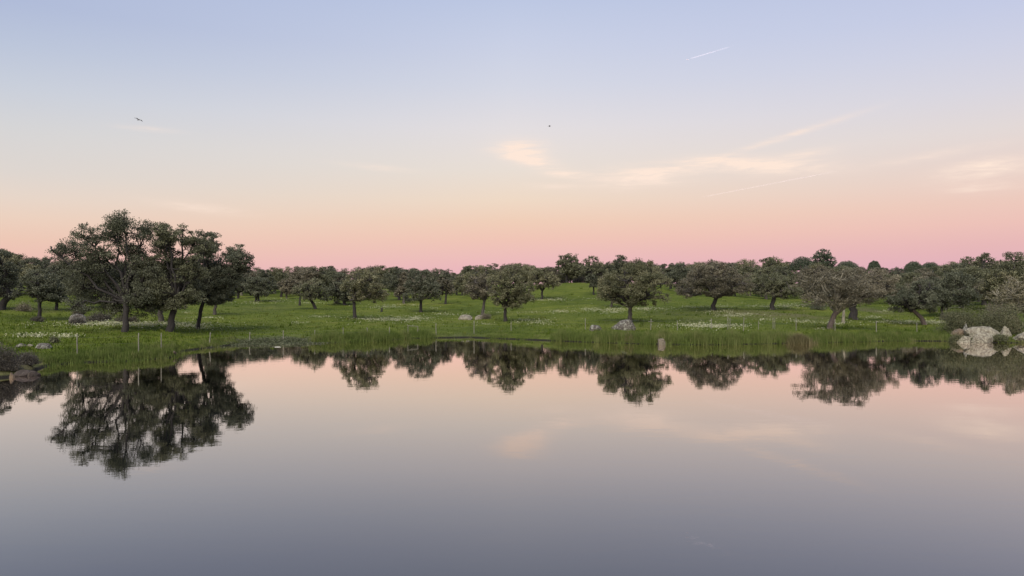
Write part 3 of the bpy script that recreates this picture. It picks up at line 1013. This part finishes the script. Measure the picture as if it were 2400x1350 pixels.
# ================================================================== rocks
def rock(label, x0, x1, yt, yb, mat, seed, D=None, sink=0.25, flat=0.0, point=0.0, cuts=7, depth=0.8, lean=0.0, group='boulders round the lake', z_base=None, sharp=0.0, faces=()):
    rg = random.Random(500 + seed)
    pxc = (x0 + x1) / 2
    p = hit(pxc, yb)[0] if D is None else bearing(pxc, D)
    if z_base is not None:
        p[2] = z_base
    s = p[1] / FPX
    w = (x1 - x0) * s
    top = max(CAM_H + (HORIZON - yt) * s - p[2], 0.15)
    bm = bmesh.new()
    bmesh.ops.create_icosphere(bm, subdivisions=5, radius=1.0)
    planes = []
    for _ in range(cuts):
        n = Vector((rg.gauss(0, 1), rg.gauss(0, 1), rg.gauss(0.2, 0.8))).normalized()
        planes.append((n, rg.uniform(0.62, 0.86) - sharp))
    planes += [(Vector(n_).normalized(), d_) for n_, d_ in faces]
    off = Vector((seed * 3.1, seed * 1.7, 0))
    for v in bm.verts:
        q = v.co.copy()
        for n, d in planes:
            e = q.dot(n) - d
            if e > 0:
                q -= n * e * 0.88
        q *= 1 + 0.10 * mnoise.noise(q * 1.7 + off) + 0.05 * mnoise.noise(q * 4.5 + off) + 0.022 * mnoise.noise(q * 11 + off)
        if point:
            k = max(q.z, 0)
            q.x *= 1 - point * k
            q.y *= 1 - point * k
        if lean:
            q.x += lean * q.z
        v.co = q
    xs = [v.co.x for v in bm.verts]
    zs = [v.co.z for v in bm.verts]
    sxx = w / (max(xs) - min(xs))
    cx = (max(xs) + min(xs)) / 2
    zlo = min(zs) + (max(zs) - min(zs)) * (0.30 + sink * 0.4)
    szz = top / (max(zs) - zlo)
    for v in bm.verts:
        v.co = Vector(((v.co.x - cx) * sxx, v.co.y * sxx * depth, (v.co.z - zlo) * szz))
    me = bpy.data.meshes.new('boulder')
    bm.to_mesh(me)
    bm.free()
    for pl in me.polygons:
        pl.use_smooth = True
    me.materials.append(M[mat])
    o = link(bpy.data.objects.new('boulder', me))
    o.location = p
    tag(o, label, 'rock', group)
    return o


rock('widest pale dome boulder of the right shore group', 2258, 2347, 764, 802, 'rock_lichen', 1, D=69.5, depth=0.7, cuts=5, sharp=-0.08)
rock('blocky pale boulder at the water in front of the widest dome', 2274, 2326, 779, 804, 'rock_lichen', 2, D=67.3, cuts=9, depth=0.55, sharp=-0.03)
rock('low wedge shaped boulder at the left tip of the shore group', 2238, 2278, 787, 803, 'rock_lichen', 3, D=67.6, cuts=8, point=0.3, sharp=-0.08, lean=0.25, depth=0.6)
rock('grey rounded boulder behind the left tip of the shore group', 2227, 2264, 770, 795, 'rock_tan', 4, D=70.5, cuts=6)
rock('narrow pointed stone standing behind the left of the shore group', 2253, 2275, 757, 785, 'rock_black', 5, D=71, point=0.55, cuts=8)
rock('pointed boulder between the widest dome and the right edge', 2344, 2371, 764, 792, 'rock_lichen', 6, D=69.5, point=0.45, cuts=9, sharp=-0.08)
rock('pale boulder cut by the right edge of the picture', 2377, 2424, 777, 806, 'rock_lichen', 7, D=67.2, cuts=8, sharp=-0.08)
rock('smooth grey dome half buried in the bush at the right edge', 2350, 2394, 738, 772, 'rock_tan', 8, D=75, cuts=4)
rock('large black and white lichen boulder in front of the largest round oak', 1433, 1489, 748, 774, 'rock_black', 9, cuts=10, point=0.25, depth=0.8)
rock('small dark boulder left of the big lichen boulder', 1380, 1410, 761, 775, 'rock_black', 10, cuts=9)
rock('smooth tan boulder standing at the water edge among rushes', 1542, 1564, 793, 810, 'rock_stone', 34, D=64.3, cuts=0, lean=-0.12, faces=[((-.1, 0, 1), .5), ((.9, 0, .55), .58), ((-1, 0, .12), .55), ((0, -1, .25), .55), ((.4, -.8, 0), .62)])
rock('longer of the two pale boulders on the centre grass', 1074, 1107, 737, 749, 'rock_lichen', 12, cuts=8, point=0.2)
rock('rounder of the two pale boulders on the centre grass', 1113, 1134, 738, 749, 'rock_lichen', 13, cuts=6)
rock('flat topped boulder overgrown by bramble among the left oaks', 162, 203, 735, 756, 'rock_black', 14, cuts=5, flat=0.5)
rock('grey stone left of the small green bush', 86, 120, 804, 818, 'rock_black', 15, cuts=8)
rock('short grey stone in the grass right of the left bramble', 36, 62, 804, 816, 'rock_black', 16, cuts=8)
rock('little flat stone at the top of the left bank', 64, 78, 806, 813, 'rock_lichen', 17, cuts=7)
rock('dark slab lying in the water at the left edge', 30, 90, 866, 884, 'rock_dark', 18, D=38.4, cuts=10, point=0.35, depth=0.6, sharp=0.12)
rock('tan stone cut by the left edge beside the dark slab', -22, 25, 857, 878, 'rock_tan', 19, D=38.6, cuts=7)
rock('small pale stone in the water left of the dark slab', 22, 35, 873, 881, 'rock_tan', 20, D=37.2, cuts=7)
rock('tan stone at the tip of the left rush bank', 394, 413, 825, 840, 'rock_tan', 21, D=51.2, cuts=8)
rock('white topped stone under the bramble behind the tallest oak', 306, 320, 743, 750, 'rock_lichen', 22, cuts=7)

# ================================================================== rushes along the far shore
RUSH = [  # px from, px to, height m, clumps, tint, band width
    (92, 235, 0.5, 70, 0.30, 3.5), (225, 330, 0.68, 95, 0.34, 4.5), (320, 418, 0.58, 85, 0.40, 3.6), (418, 560, 0.35, 80, 0.5, 3.0),
    (735, 830, 0.95, 75, 0.40, 3.2), (820, 930, 1.15, 105, 0.42, 3.6), (925, 1010, 0.9, 60, 0.36, 2.6), (1005, 1300, 0.32, 120, 0.42, 5.0),
    (1290, 1420, 0.95, 110, 0.42, 3.2), (1410, 1560, 1.20, 160, 0.5, 3.4), (1560, 1720, 1.20, 165, 0.5, 3.4), (1710, 1860, 1.15, 150, 0.5, 3.4),
    (1890, 2010, 1.0, 120, 0.45, 3.2), (2000, 2130, 0.85, 110, 0.40, 3.2), (2120, 2236, 0.65, 90, 0.36, 4.0), (2330, 2420, 0.5, 40, 0.6, 1.5)]


def blades(rng, foot, height, spread, width, tint):
    n = len(foot)
    az = rng.uniform(0, 2 * math.pi, n)
    d = np.stack([np.cos(az), np.sin(az), np.zeros(n)], 1)
    side = np.stack([np.cos(az + 1.3), np.sin(az + 1.3), np.zeros(n)], 1) * width[:, None]
    up = np.array([0, 0, 1.0])
    mid = foot + d * (spread * height * 0.35)[:, None] + up * (height * 0.58)[:, None]
    tip = foot + d * (spread * height)[:, None] + up * height[:, None]
    v = np.stack([foot - side, foot + side, mid - side * 0.75, mid + side * 0.75, tip], 1).reshape(-1, 3)
    o_ = (np.arange(n) * 5)[:, None]
    f = np.concatenate([o_ + np.array([[0, 1, 3]]), o_ + np.array([[0, 3, 2]]), o_ + np.array([[2, 3, 4]])])
    return v, f, np.repeat(tint, 5)


rng = np.random.default_rng(9)
feet, hs, tn = [], [], []
for a, b, hgt, n, tint, band in RUSH:
    for k in range(n):
        px = rng.uniform(a, b)
        lump = 0.5 + 0.5 * math.sin(px * 0.045 + 1.7 * math.sin(px * 0.017)) * math.sin(px * 0.11 + 1)
        if rng.random() < 0.45 * (1 - lump):
            continue
        D = shore_D(px) + ((rng.uniform(-0.5, 0.2) if rng.random() < 0.25 else rng.uniform(0.2, 1.0)) if rng.random() < 0.45 else rng.uniform(0.2, band))
        c = bearing(px, D)
        m = int(rng.uniform(35, 75))
        r = rng.uniform(0.22, 0.6)
        q = rng.normal(size=(m, 2)) * r * 0.6
        P = np.stack([c[0] + q[:, 0], c[1] + q[:, 1], np.zeros(m)], 1)
        P[:, 2] = np.maximum(ground_h(P[:, 0], P[:, 1]), -0.1) - 0.03
        feet.append(P)
        ch = hgt * rng.uniform(0.45, 0.88) * (0.72 + 0.45 * lump)
        hs.append(ch * rng.uniform(0.55, 1.1, m))
        tn.append(np.clip(tint + 0.25 * (lump - 0.5) + rng.normal(0, 0.18) + rng.normal(0, 0.12, m), 0, 1))
feet, hs, tn = np.concatenate(feet), np.concatenate(hs), np.concatenate(tn)
v, f, t = blades(rng, feet, hs, rng.uniform(0.02, 0.34, len(feet)), rng.uniform(0.008, 0.019, len(feet)), tn)
rush = link(bpy.data.objects.new('rushes', np_mesh('rushes', v, f, M['rush'], t)))
tag(rush, 'band of tall green rushes lining the far shore of the lake', 'rushes', kind='stuff')


def reed_clump(label, x0, x1, yt, D, seed, n, mat='dryreed'):
    rng = np.random.default_rng(seed)
    c = bearing((x0 + x1) / 2, D)
    w = (x1 - x0) / FPX * D
    hgt = CAM_H + (HORIZON - yt) * D / FPX - c[2]
    P = np.stack([rng.normal(0, w * 0.22, n), rng.normal(0, 0.35, n), np.zeros(n) - 0.05], 1)
    h_ = hgt * rng.uniform(0.4, 1.05, n) * (1 - 0.5 * np.abs(P[:, 0]) / (w * 0.5)).clip(0.25, 1)
    v, f, t = blades(rng, P, h_, rng.uniform(0.1, 0.75, n), rng.uniform(0.008, 0.018, n), np.clip(rng.normal(0.45, 0.25, n), 0, 1))
    o = link(bpy.data.objects.new('reed_clump', np_mesh('reed_clump', v, f, M[mat], t)))
    o.location = c
    tag(o, label, 'reed clump', 'dry reed clumps')


reed_clump('wide straw coloured reed clump at the water edge right of centre', 1838, 1906, 774, 66.0, 31, 2600)
reed_clump('thin straw coloured reeds in front of the big lichen boulder', 1460, 1486, 771, 66.5, 32, 260)

# ------------------------------------------------------------------ grass tufts on the meadow
n = 70000
inv = rng.uniform(1 / 150.0, 1 / 44.0, n)
D = 1 / inv
px = rng.uniform(-60, 2460, n)
X = (px - 1200) / FPX * D
ss = np.hypot(X, D) - shore_r(np.arctan2(X, D))
keep = ss > 0.4
X, D = X[keep], D[keep]
n = len(X)
P = np.stack([X, D, ground_h(X, D) - 0.02], 1)
big = 0.5 + 0.5 * np.sin(X * 0.35 + 2 * np.sin(D * 0.11)) * np.sin(D * 0.23 + 1)
h_ = rng.uniform(0.07, 0.20, n) * (0.7 + 0.8 * big)
tt = np.clip(0.25 + 0.4 * big + rng.normal(0, 0.18, n), 0, 1)
# coarser tussocks and a few dry seed heads here and there
kt = 700
iv = rng.uniform(1 / 150.0, 1 / 46.0, kt)
Dt = 1 / iv
Xt = (rng.uniform(-60, 2460, kt) - 1200) / FPX * Dt
ok_ = (np.hypot(Xt, Dt) - shore_r(np.arctan2(Xt, Dt))) > 1.0
Xt, Dt = np.repeat(Xt[ok_], 16), np.repeat(Dt[ok_], 16)
Xt, Dt = Xt + rng.normal(0, .16, len(Xt)), Dt + rng.normal(0, .16, len(Xt))
dryt = np.repeat(rng.choice([0.15, 0.5, 0.95], len(Xt) // 16, p=[.25, .4, .35]), 16)
P = np.concatenate([P, np.stack([Xt, Dt, ground_h(Xt, Dt) - 0.02], 1)])
h_ = np.concatenate([h_, rng.uniform(0.14, 0.40, len(Xt))])
tt = np.concatenate([tt, np.clip(dryt + rng.normal(0, .08, len(Xt)), 0, 1)])
n = len(P)
v, f, t = blades(rng, P, h_, rng.uniform(0.2, 1.0, n), rng.uniform(0.018, 0.045, n), tt)
gr = link(bpy.data.objects.new('meadow_grass', np_mesh('meadow_grass', v, f, M['grass'], t)))
tag(gr, 'short green grass tufts all over the meadow', 'grass', kind='stuff')

# ------------------------------------------------------------------ drifts of cream wild flowers
FLOW = [  # centre px, row, half width, half height, weight
    (305, 763, 100, 2.6, 1.7), (430, 766, 45, 2, 0.8), (250, 759, 35, 2, 0.6), (72, 790, 30, 2, 0.8), (154, 791, 18, 2, 0.8), (228, 748, 20, 2, 0.4), (480, 771, 40, 2, 0.3),
    (480, 748, 30, 2, 0.4), (440, 735, 14, 1.5, 0.3), (600, 712, 40, 2, 0.4), (640, 707, 45, 1.5, 0.5), (735, 711, 40, 1.5, 0.5), (660, 702, 35, 1.2, 0.3), (925, 750, 55, 3.5, 1.5),
    (975, 747, 25, 3, 0.9), (905, 721, 38, 2, 0.7), (950, 717, 25, 1.5, 0.4), (755, 745, 28, 1.5, 0.45), (700, 759, 18, 1.5, 0.3), (1045, 739, 30, 2, 0.6), (1012, 724, 18, 1.5, 0.4),
    (1165, 733, 18, 1.2, 0.4), (1280, 705, 42, 2.5, 0.9), (1205, 716, 22, 1.5, 0.3), (1316, 732, 20, 2, 1.0), (1255, 735, 25, 1.2, 0.35), (1230, 753, 16, 3, 0.5), (1268, 757, 24, 3.5, 0.7),
    (1135, 763, 18, 1.2, 0.3), (1376, 727, 16, 2.5, 0.6), (1432, 729, 38, 3.5, 1.3), (1510, 726, 38, 2.5, 1.1), (1435, 735, 15, 1.2, 0.6), (1310, 704, 12, 1.5, 0.5), (1380, 703, 12, 1.2, 0.3),
    (1625, 722, 22, 1.5, 0.6), (1690, 721, 30, 1.5, 0.6), (1680, 733, 30, 1.5, 0.6), (1708, 742, 22, 2, 0.7), (1622, 765, 34, 4, 1.0), (1670, 768, 30, 2.5, 0.8), (1705, 766, 28, 3, 0.9), (1845, 718, 40, 3.5, 1.3),
    (1780, 720, 30, 1.5, 0.6), (1740, 740, 30, 2, 0.6), (1790, 752, 12, 1.5, 0.5), (1880, 757, 24, 2, 0.7), (1950, 761, 26, 1.5, 0.7), (1925, 774, 8, 1, 0.5), (1960, 719, 30, 1.5, 0.5),
    (2025, 712, 18, 1.5, 0.3), (2078, 732, 10, 1.5, 0.7), (2045, 746, 26, 1.8, 0.5), (2140, 757, 70, 2.2, 1.1), (2215, 758, 38, 2, 0.9), (2292, 709, 12, 1.5, 0.7), (2255, 724, 22, 2, 0.7), (2090, 721, 14, 1.2, 0.4), (2180, 722, 14, 1.2, 0.3)]
pos, tt = [], []
for cx, cy, hw, hh, wgt in FLOW:
    n = int(380 * wgt * (hw / 30.0) ** 0.9 * (hh / 2.0) ** 0.5)
    k = max(6, int(hw / 2.5))
    cc = np.stack([rng.normal(0, .6, k), rng.normal(0, .7, k), rng.uniform(0.04, 0.28, k)], 1)
    w_ = rng.integers(0, k, n)
    qx = cc[w_, 0] + rng.normal(0, 1, n) * cc[w_, 2]
    qy = cc[w_, 1] + rng.normal(0, 0.12, n)
    loose = rng.random(n) < 0.42
    qx = np.where(loose, rng.normal(0, 1.15, n), qx)
    qy = np.where(loose, rng.normal(0, 1.5, n), qy)
    pp = hit(cx + qx * hw, cy + qy * hh)
    pp[:, :2] += rng.normal(0, 0.28, (n, 2))
    pp[:, 2] = ground_h(pp[:, 0], pp[:, 1]) + rng.uniform(0.10, 0.24, n)
    pos.append(pp)
    tt.append(np.clip(rng.normal(0.5, 0.25, n), 0, 1))
pos, tt = np.concatenate(pos), np.concatenate(tt)
v, f, t = leaf_cards(rng, pos, 0.05, tt, up=0.35, slim=0.9)
fl = link(bpy.data.objects.new('wildflowers', np_mesh('wildflowers', v, f, M['flower'], t)))
tag(fl, 'drifts of tiny cream wild flowers in the meadow grass', 'flowers', kind='stuff')

# ------------------------------------------------------------------ weed mat floating at the bare stretch of shore
n = 5200
px = np.concatenate([rng.normal(640, 55, n // 2), rng.uniform(540, 760, n - n // 2)])
Dw = np.array([shore_D(q) for q in px]) + rng.normal(0.2, 0.9, n)
X = (px - 1200) / FPX * Dw
P = np.stack([X, Dw, np.maximum(ground_h(X, Dw), 0.0) + rng.uniform(0.01, 0.10, n)], 1)
v, f, t = leaf_cards(rng, P, 0.085, np.clip(rng.normal(0.5, 0.25, n), 0, 1), up=0.8, slim=0.4)
wd = link(bpy.data.objects.new('water_weed', np_mesh('water_weed', v, f, M['weed'], t)))
tag(wd, 'matted pale weed lying at the bare stretch of shore', 'weed', kind='stuff')

# a pale stick floating off that shore
tb = Tubes()
c = px_on_water(651, 813.5)
tb.add([(-0.28, 0, 0.0), (-0.1, 0.02, 0.012), (0.12, 0.0, 0.012), (0.28, -0.02, 0.0)], [0.008, 0.018, 0.018, 0.006], 6)
o = link(bpy.data.objects.new('driftwood', tb.mesh('driftwood', plain('bleached_wood', (0.62, 0.60, 0.52)))))
o.location = (c[0], c[1], 0.01)
tag(o, 'small bleached stick floating off the bare stretch of shore', 'driftwood')

# dead snags standing in the wood
for lab, px, py, yt in [('pale broken dead trunk standing between two oaks left of centre', 925, 694, 650),
                        ('short dark broken stump leaning on the grass left of centre', 894, 731, 720),
                        ('pale flaking slim trunk standing beside the massive dark trunked oak', 1976, 758, 712),
                        ('dead stub with one bare branch beside the bent oak', 702, 716, 692)]:
    rg = np.random.default_rng(px)
    p = hit(px, py)[0]
    s = p[1] / FPX
    hgt = (py - yt) * s
    tb = Tubes()
    lean = rg.normal(0, 0.12) * hgt + (0.35 if px == 702 else 0)
    tb.add([(0, 0, -.2), (lean * .3, 0, hgt * .4), (lean * .55, 0, hgt * .75), (lean, 0, hgt)], [0.24, 0.17, 0.12, 0.04], 7)
    root = empty('dead_snag', p)
    pale = 'bark_pale' if px in (925, 1976) else 'bark'
    link(bpy.data.objects.new('trunk', tb.mesh('trunk', M[pale])), root)
    tb = Tubes()
    for k in range(4 if px != 894 else 2):
        z = hgt * rg.uniform(.45, .8)
        q = np.array([lean * .5, 0, z])
        e = q + np.array([rg.normal(0, .3), rg.normal(0, .2), .2]) * hgt * 0.5
        tb.add([q, (q + e) / 2 + (0, 0, .08), e], [0.08, 0.05, 0.02], 5)
    link(bpy.data.objects.new('branches', tb.mesh('branches', M[pale])), root)
    tag(root, lab, 'dead tree', 'dead snags in the meadow')

# ================================================================== fence
# px, top row, foot row (None: at the shore line), tilt in px
POSTS = [(181, 783, None, 0), (325, 780, None, 0), (378, 780, None, 0), (491, 779, None, 2), (585, 778, None, 1), (664, 774, None, 0), (738, 773, None, 0), (804, 767, None, 0),
         (863, 767, None, -3), (913, 766, None, 0), (956, 761, None, 0), (979, 764, None, 0), (1022, 757, None, 0), (1111, 751, None, 0), (1198, 754, 776, 0), (1372, 746, 774, 0),
         (1525, 747, 774, 1), (1588, 752, 774, 0), (1667, 746, 772, 0), (1706, 741, 773, 0), (1711, 745, 771, 0), (1742, 744, 776, 2), (1778, 752, 772, 0), (1812, 745, 772, 0), (1816, 745, 773, 0),
         (1866, 745, 776, 0), (1957, 748, 776, 0), (2054, 752, 780, 0), (2149, 755, 778, 0), (2254, 760, 780, 0)]
fence = empty('wire_fence', bearing(1200, 78))
fo = np.array(fence.location)
tops = []
rgf = random.Random(4)
for px, yt, yb, tilt in POSTS:
    p = bearing(px, shore_D(px) + 1.2) if yb is None else hit(px, yb)[0]
    s = p[1] / FPX
    top = CAM_H + (HORIZON - yt) * s
    hgt = top - p[2]
    dx = tilt * s
    tb = Tubes()
    r = rgf.uniform(0.032, 0.044)
    dz = rgf.uniform(-.02, .02)
    tb.add([(0, 0, -0.5), (dx * .3, 0, hgt * .35), (dx * .7 + dz, 0, hgt * .7), (dx, 0, hgt - 0.02), (dx, 0, hgt)],
           [r * 1.05, r, r * .95, r * .9, r * .35], 7)
    o = link(bpy.data.objects.new('post', tb.mesh('post', M['wood'])), fence)
    o.location = p - fo
    tops.append((p, hgt, dx))
for z in (0.55, 0.85):
    tb = Tubes()
    for (p, h1, d1), (q, h2, d2) in zip(tops[:-1], tops[1:]):
        a_ = p - fo + np.array([d1 * z, 0, h1 * z])
        b_ = q - fo + np.array([d2 * z, 0, h2 * z])
        m_ = (a_ + b_) / 2 - np.array([0, 0, 0.04])
        tb.add([a_, m_, b_], [0.003] * 3, 3)
    link(bpy.data.objects.new('wire', tb.mesh('wire', M['wire'])), fence)
tb = Tubes()     # the short rail between two posts
(p, h1, _), (q, h2, _) = tops[10], tops[11]
tb.add([p - fo + np.array([0, -.06, h1 - .1]), q - fo + np.array([0, -.06, h2 - .04])], [0.03, 0.03], 6)
link(bpy.data.objects.new('rail', tb.mesh('rail', M['wood'])), fence)
tb = Tubes()     # cross piece on the marker post
p, h1, _ = tops[16]
s = p[1] / FPX
tb.add([p - fo + np.array([-6 * s, -.05, h1 - 7 * s]), p - fo + np.array([6 * s, -.05, h1 - 7 * s])], [0.025, 0.025], 6)
link(bpy.data.objects.new('cross_bar', tb.mesh('cross_bar', M['wood'])), fence)
tag(fence, 'old wire fence of thin grey wooden posts along the far shore', 'fence')
# lone stake against the slim leaning oak
p = hit(460, 772)[0]
tb = Tubes()
tb.add([(0, 0, -.3), (.04, 0, .5), (.09, 0, .92)], [0.05, 0.045, 0.03], 6)
o = link(bpy.data.objects.new('wooden_stake', tb.mesh('wooden_stake', M['wood'])))
o.location = p
tag(o, 'lone wooden stake beside the slim leaning oak of the left clump', 'stake')


# ================================================================== birds, aircraft, contrails
def sky_point(px, py, D):
    return Vector(((px - 1200) / FPX * D, D, CAM_H + (HORIZON - py) / FPX * D))


def bird(label, px, py, D, span, roll, yaw):
    root = empty('bird', sky_point(px, py, D))
    h = span / 2
    tb = Tubes()
    L = span * 0.42
    tb.add([(0, -L * .55, 0), (0, -L * .4, .01), (0, -L * .1, .015), (0, L * .25, .005), (0, L * .6, 0)],
           np.array([.01, .045, .075, .05, .012]) * span, 8)
    link(bpy.data.objects.new('body', tb.mesh('body', M['bird'])), root)
    for sgn in (-1, 1):
        v = [(0, -.09, .0), (0, .11, .0), (.5, -.13, .16), (.5, .08, .16), (1.0, .07, .05), (.85, .12, .08),
             (0, -.09, .02), (0, .11, .02), (.5, -.13, .175), (.5, .08, .175)]
        v = [(sgn * x * h, y * span, z * h) for x, y, z in v]
        f = [(0, 1, 3), (0, 3, 2), (2, 3, 5), (2, 5, 4), (6, 7, 9), (6, 9, 8), (8, 9, 5), (8, 5, 4)]
        link(bpy.data.objects.new('wing', np_mesh('wing', v, f, M['bird'])), root)
    v = [(-.02, .2, 0), (.02, .2, 0), (.08, .36, 0), (0, .33, 0.01), (-.08, .36, 0)]
    v = [(x * span, y * span, z * span) for x, y, z in v]
    link(bpy.data.objects.new('tail', np_mesh('tail', v, [(0, 1, 2), (0, 2, 3), (0, 3, 4)], M['bird'])), root)
    root.rotation_euler = (0, roll, yaw)
    tag(root, label, 'bird', 'birds over the lake')


bird('larger dark bird flying in the left part of the sky', 325, 281, 26, 0.32, 0.25, 0.9)
bird('smaller dark bird flying above the middle of the lake', 1288, 296, 25, 0.19, 0.05, 1.4)


def contrail(label, a, b, D, w0, w1, o0, o1):
    A_, B_ = np.array(sky_point(*a, D)), np.array(sky_point(*b, D * 1.06))
    m = 40
    t_ = np.linspace(0, 1, m)
    rg = np.random.default_rng(int(a[0]))
    pts = A_ + (B_ - A_) * t_[:, None]
    pts[:, 2] += np.cumsum(rg.normal(0, w0 * 0.06, m))
    rad = (w0 + (w1 - w0) * t_) * rg.uniform(0.85, 1.15, m)
    rad[0] *= 0.4
    rad[-1] *= 0.3
    tb = Tubes()
    tb.add(pts - A_, rad, 10)
    op = (o0 + (o1 - o0) * t_) * np.minimum(1, np.minimum(t_ * 12, (1 - t_) * 5))
    me = np_mesh('contrail', np.concatenate(tb.v), np.concatenate(tb.f), M['contrail'], np.repeat(op, 10), smooth=True)
    o = link(bpy.data.objects.new('contrail', me))
    o.location = A_
    o.visible_shadow = True
    tag(o, label, 'contrail', 'contrails at dusk')


contrail('short bright contrail high up behind a tiny aircraft', (1616, 138), (1722, 106), 9000, 4.0, 7.0, 0.16, 0.02)
contrail('long thin slanting contrail low above the right hand wood', (1640, 463), (1968, 400), 9000, 4.0, 6.5, 0.055, 0.04)

root = empty('airliner', sky_point(1611, 139.5, 9000))
tb = Tubes()
tb.add([(-17, 0, 0), (-15, 0, 0), (-8, 0, 0), (8, 0, 0), (15, 0, .5), (18, 0, 1)], [.5, 1.7, 2.2, 2.2, 1.4, .4], 10)
link(bpy.data.objects.new('fuselage', tb.mesh('fuselage', M['plane'])), root)
for sgn in (-1, 1):
    v = [(-4, 0, -.4), (3, 0, -.4), (7, 16 * sgn, .6), (5, 16 * sgn, .6), (-4, 0, .3), (3, 0, .3), (7, 16 * sgn, .9), (5, 16 * sgn, .9)]
    f = [(0, 1, 2, 3), (4, 5, 6, 7), (0, 3, 7, 4), (1, 2, 6, 5), (2, 3, 7, 6), (0, 1, 5, 4)]
    link(bpy.data.objects.new('wing', np_mesh('wing', v, f, M['plane'])), root)
v = [(13, -.2, 1), (17, -.2, 1), (19, -.2, 7), (17, -.2, 7), (13, .2, 1), (17, .2, 1), (19, .2, 7), (17, .2, 7)]
link(bpy.data.objects.new('tail_fin', np_mesh('tail_fin', v, [(0, 1, 2, 3), (4, 5, 6, 7), (0, 3, 7, 4), (1, 2, 6, 5), (2, 3, 7, 6)], M['plane'])), root)
root.rotation_euler = (0, 0.28, 0)
tag(root, 'tiny white aircraft at the head of the short contrail', 'aircraft')
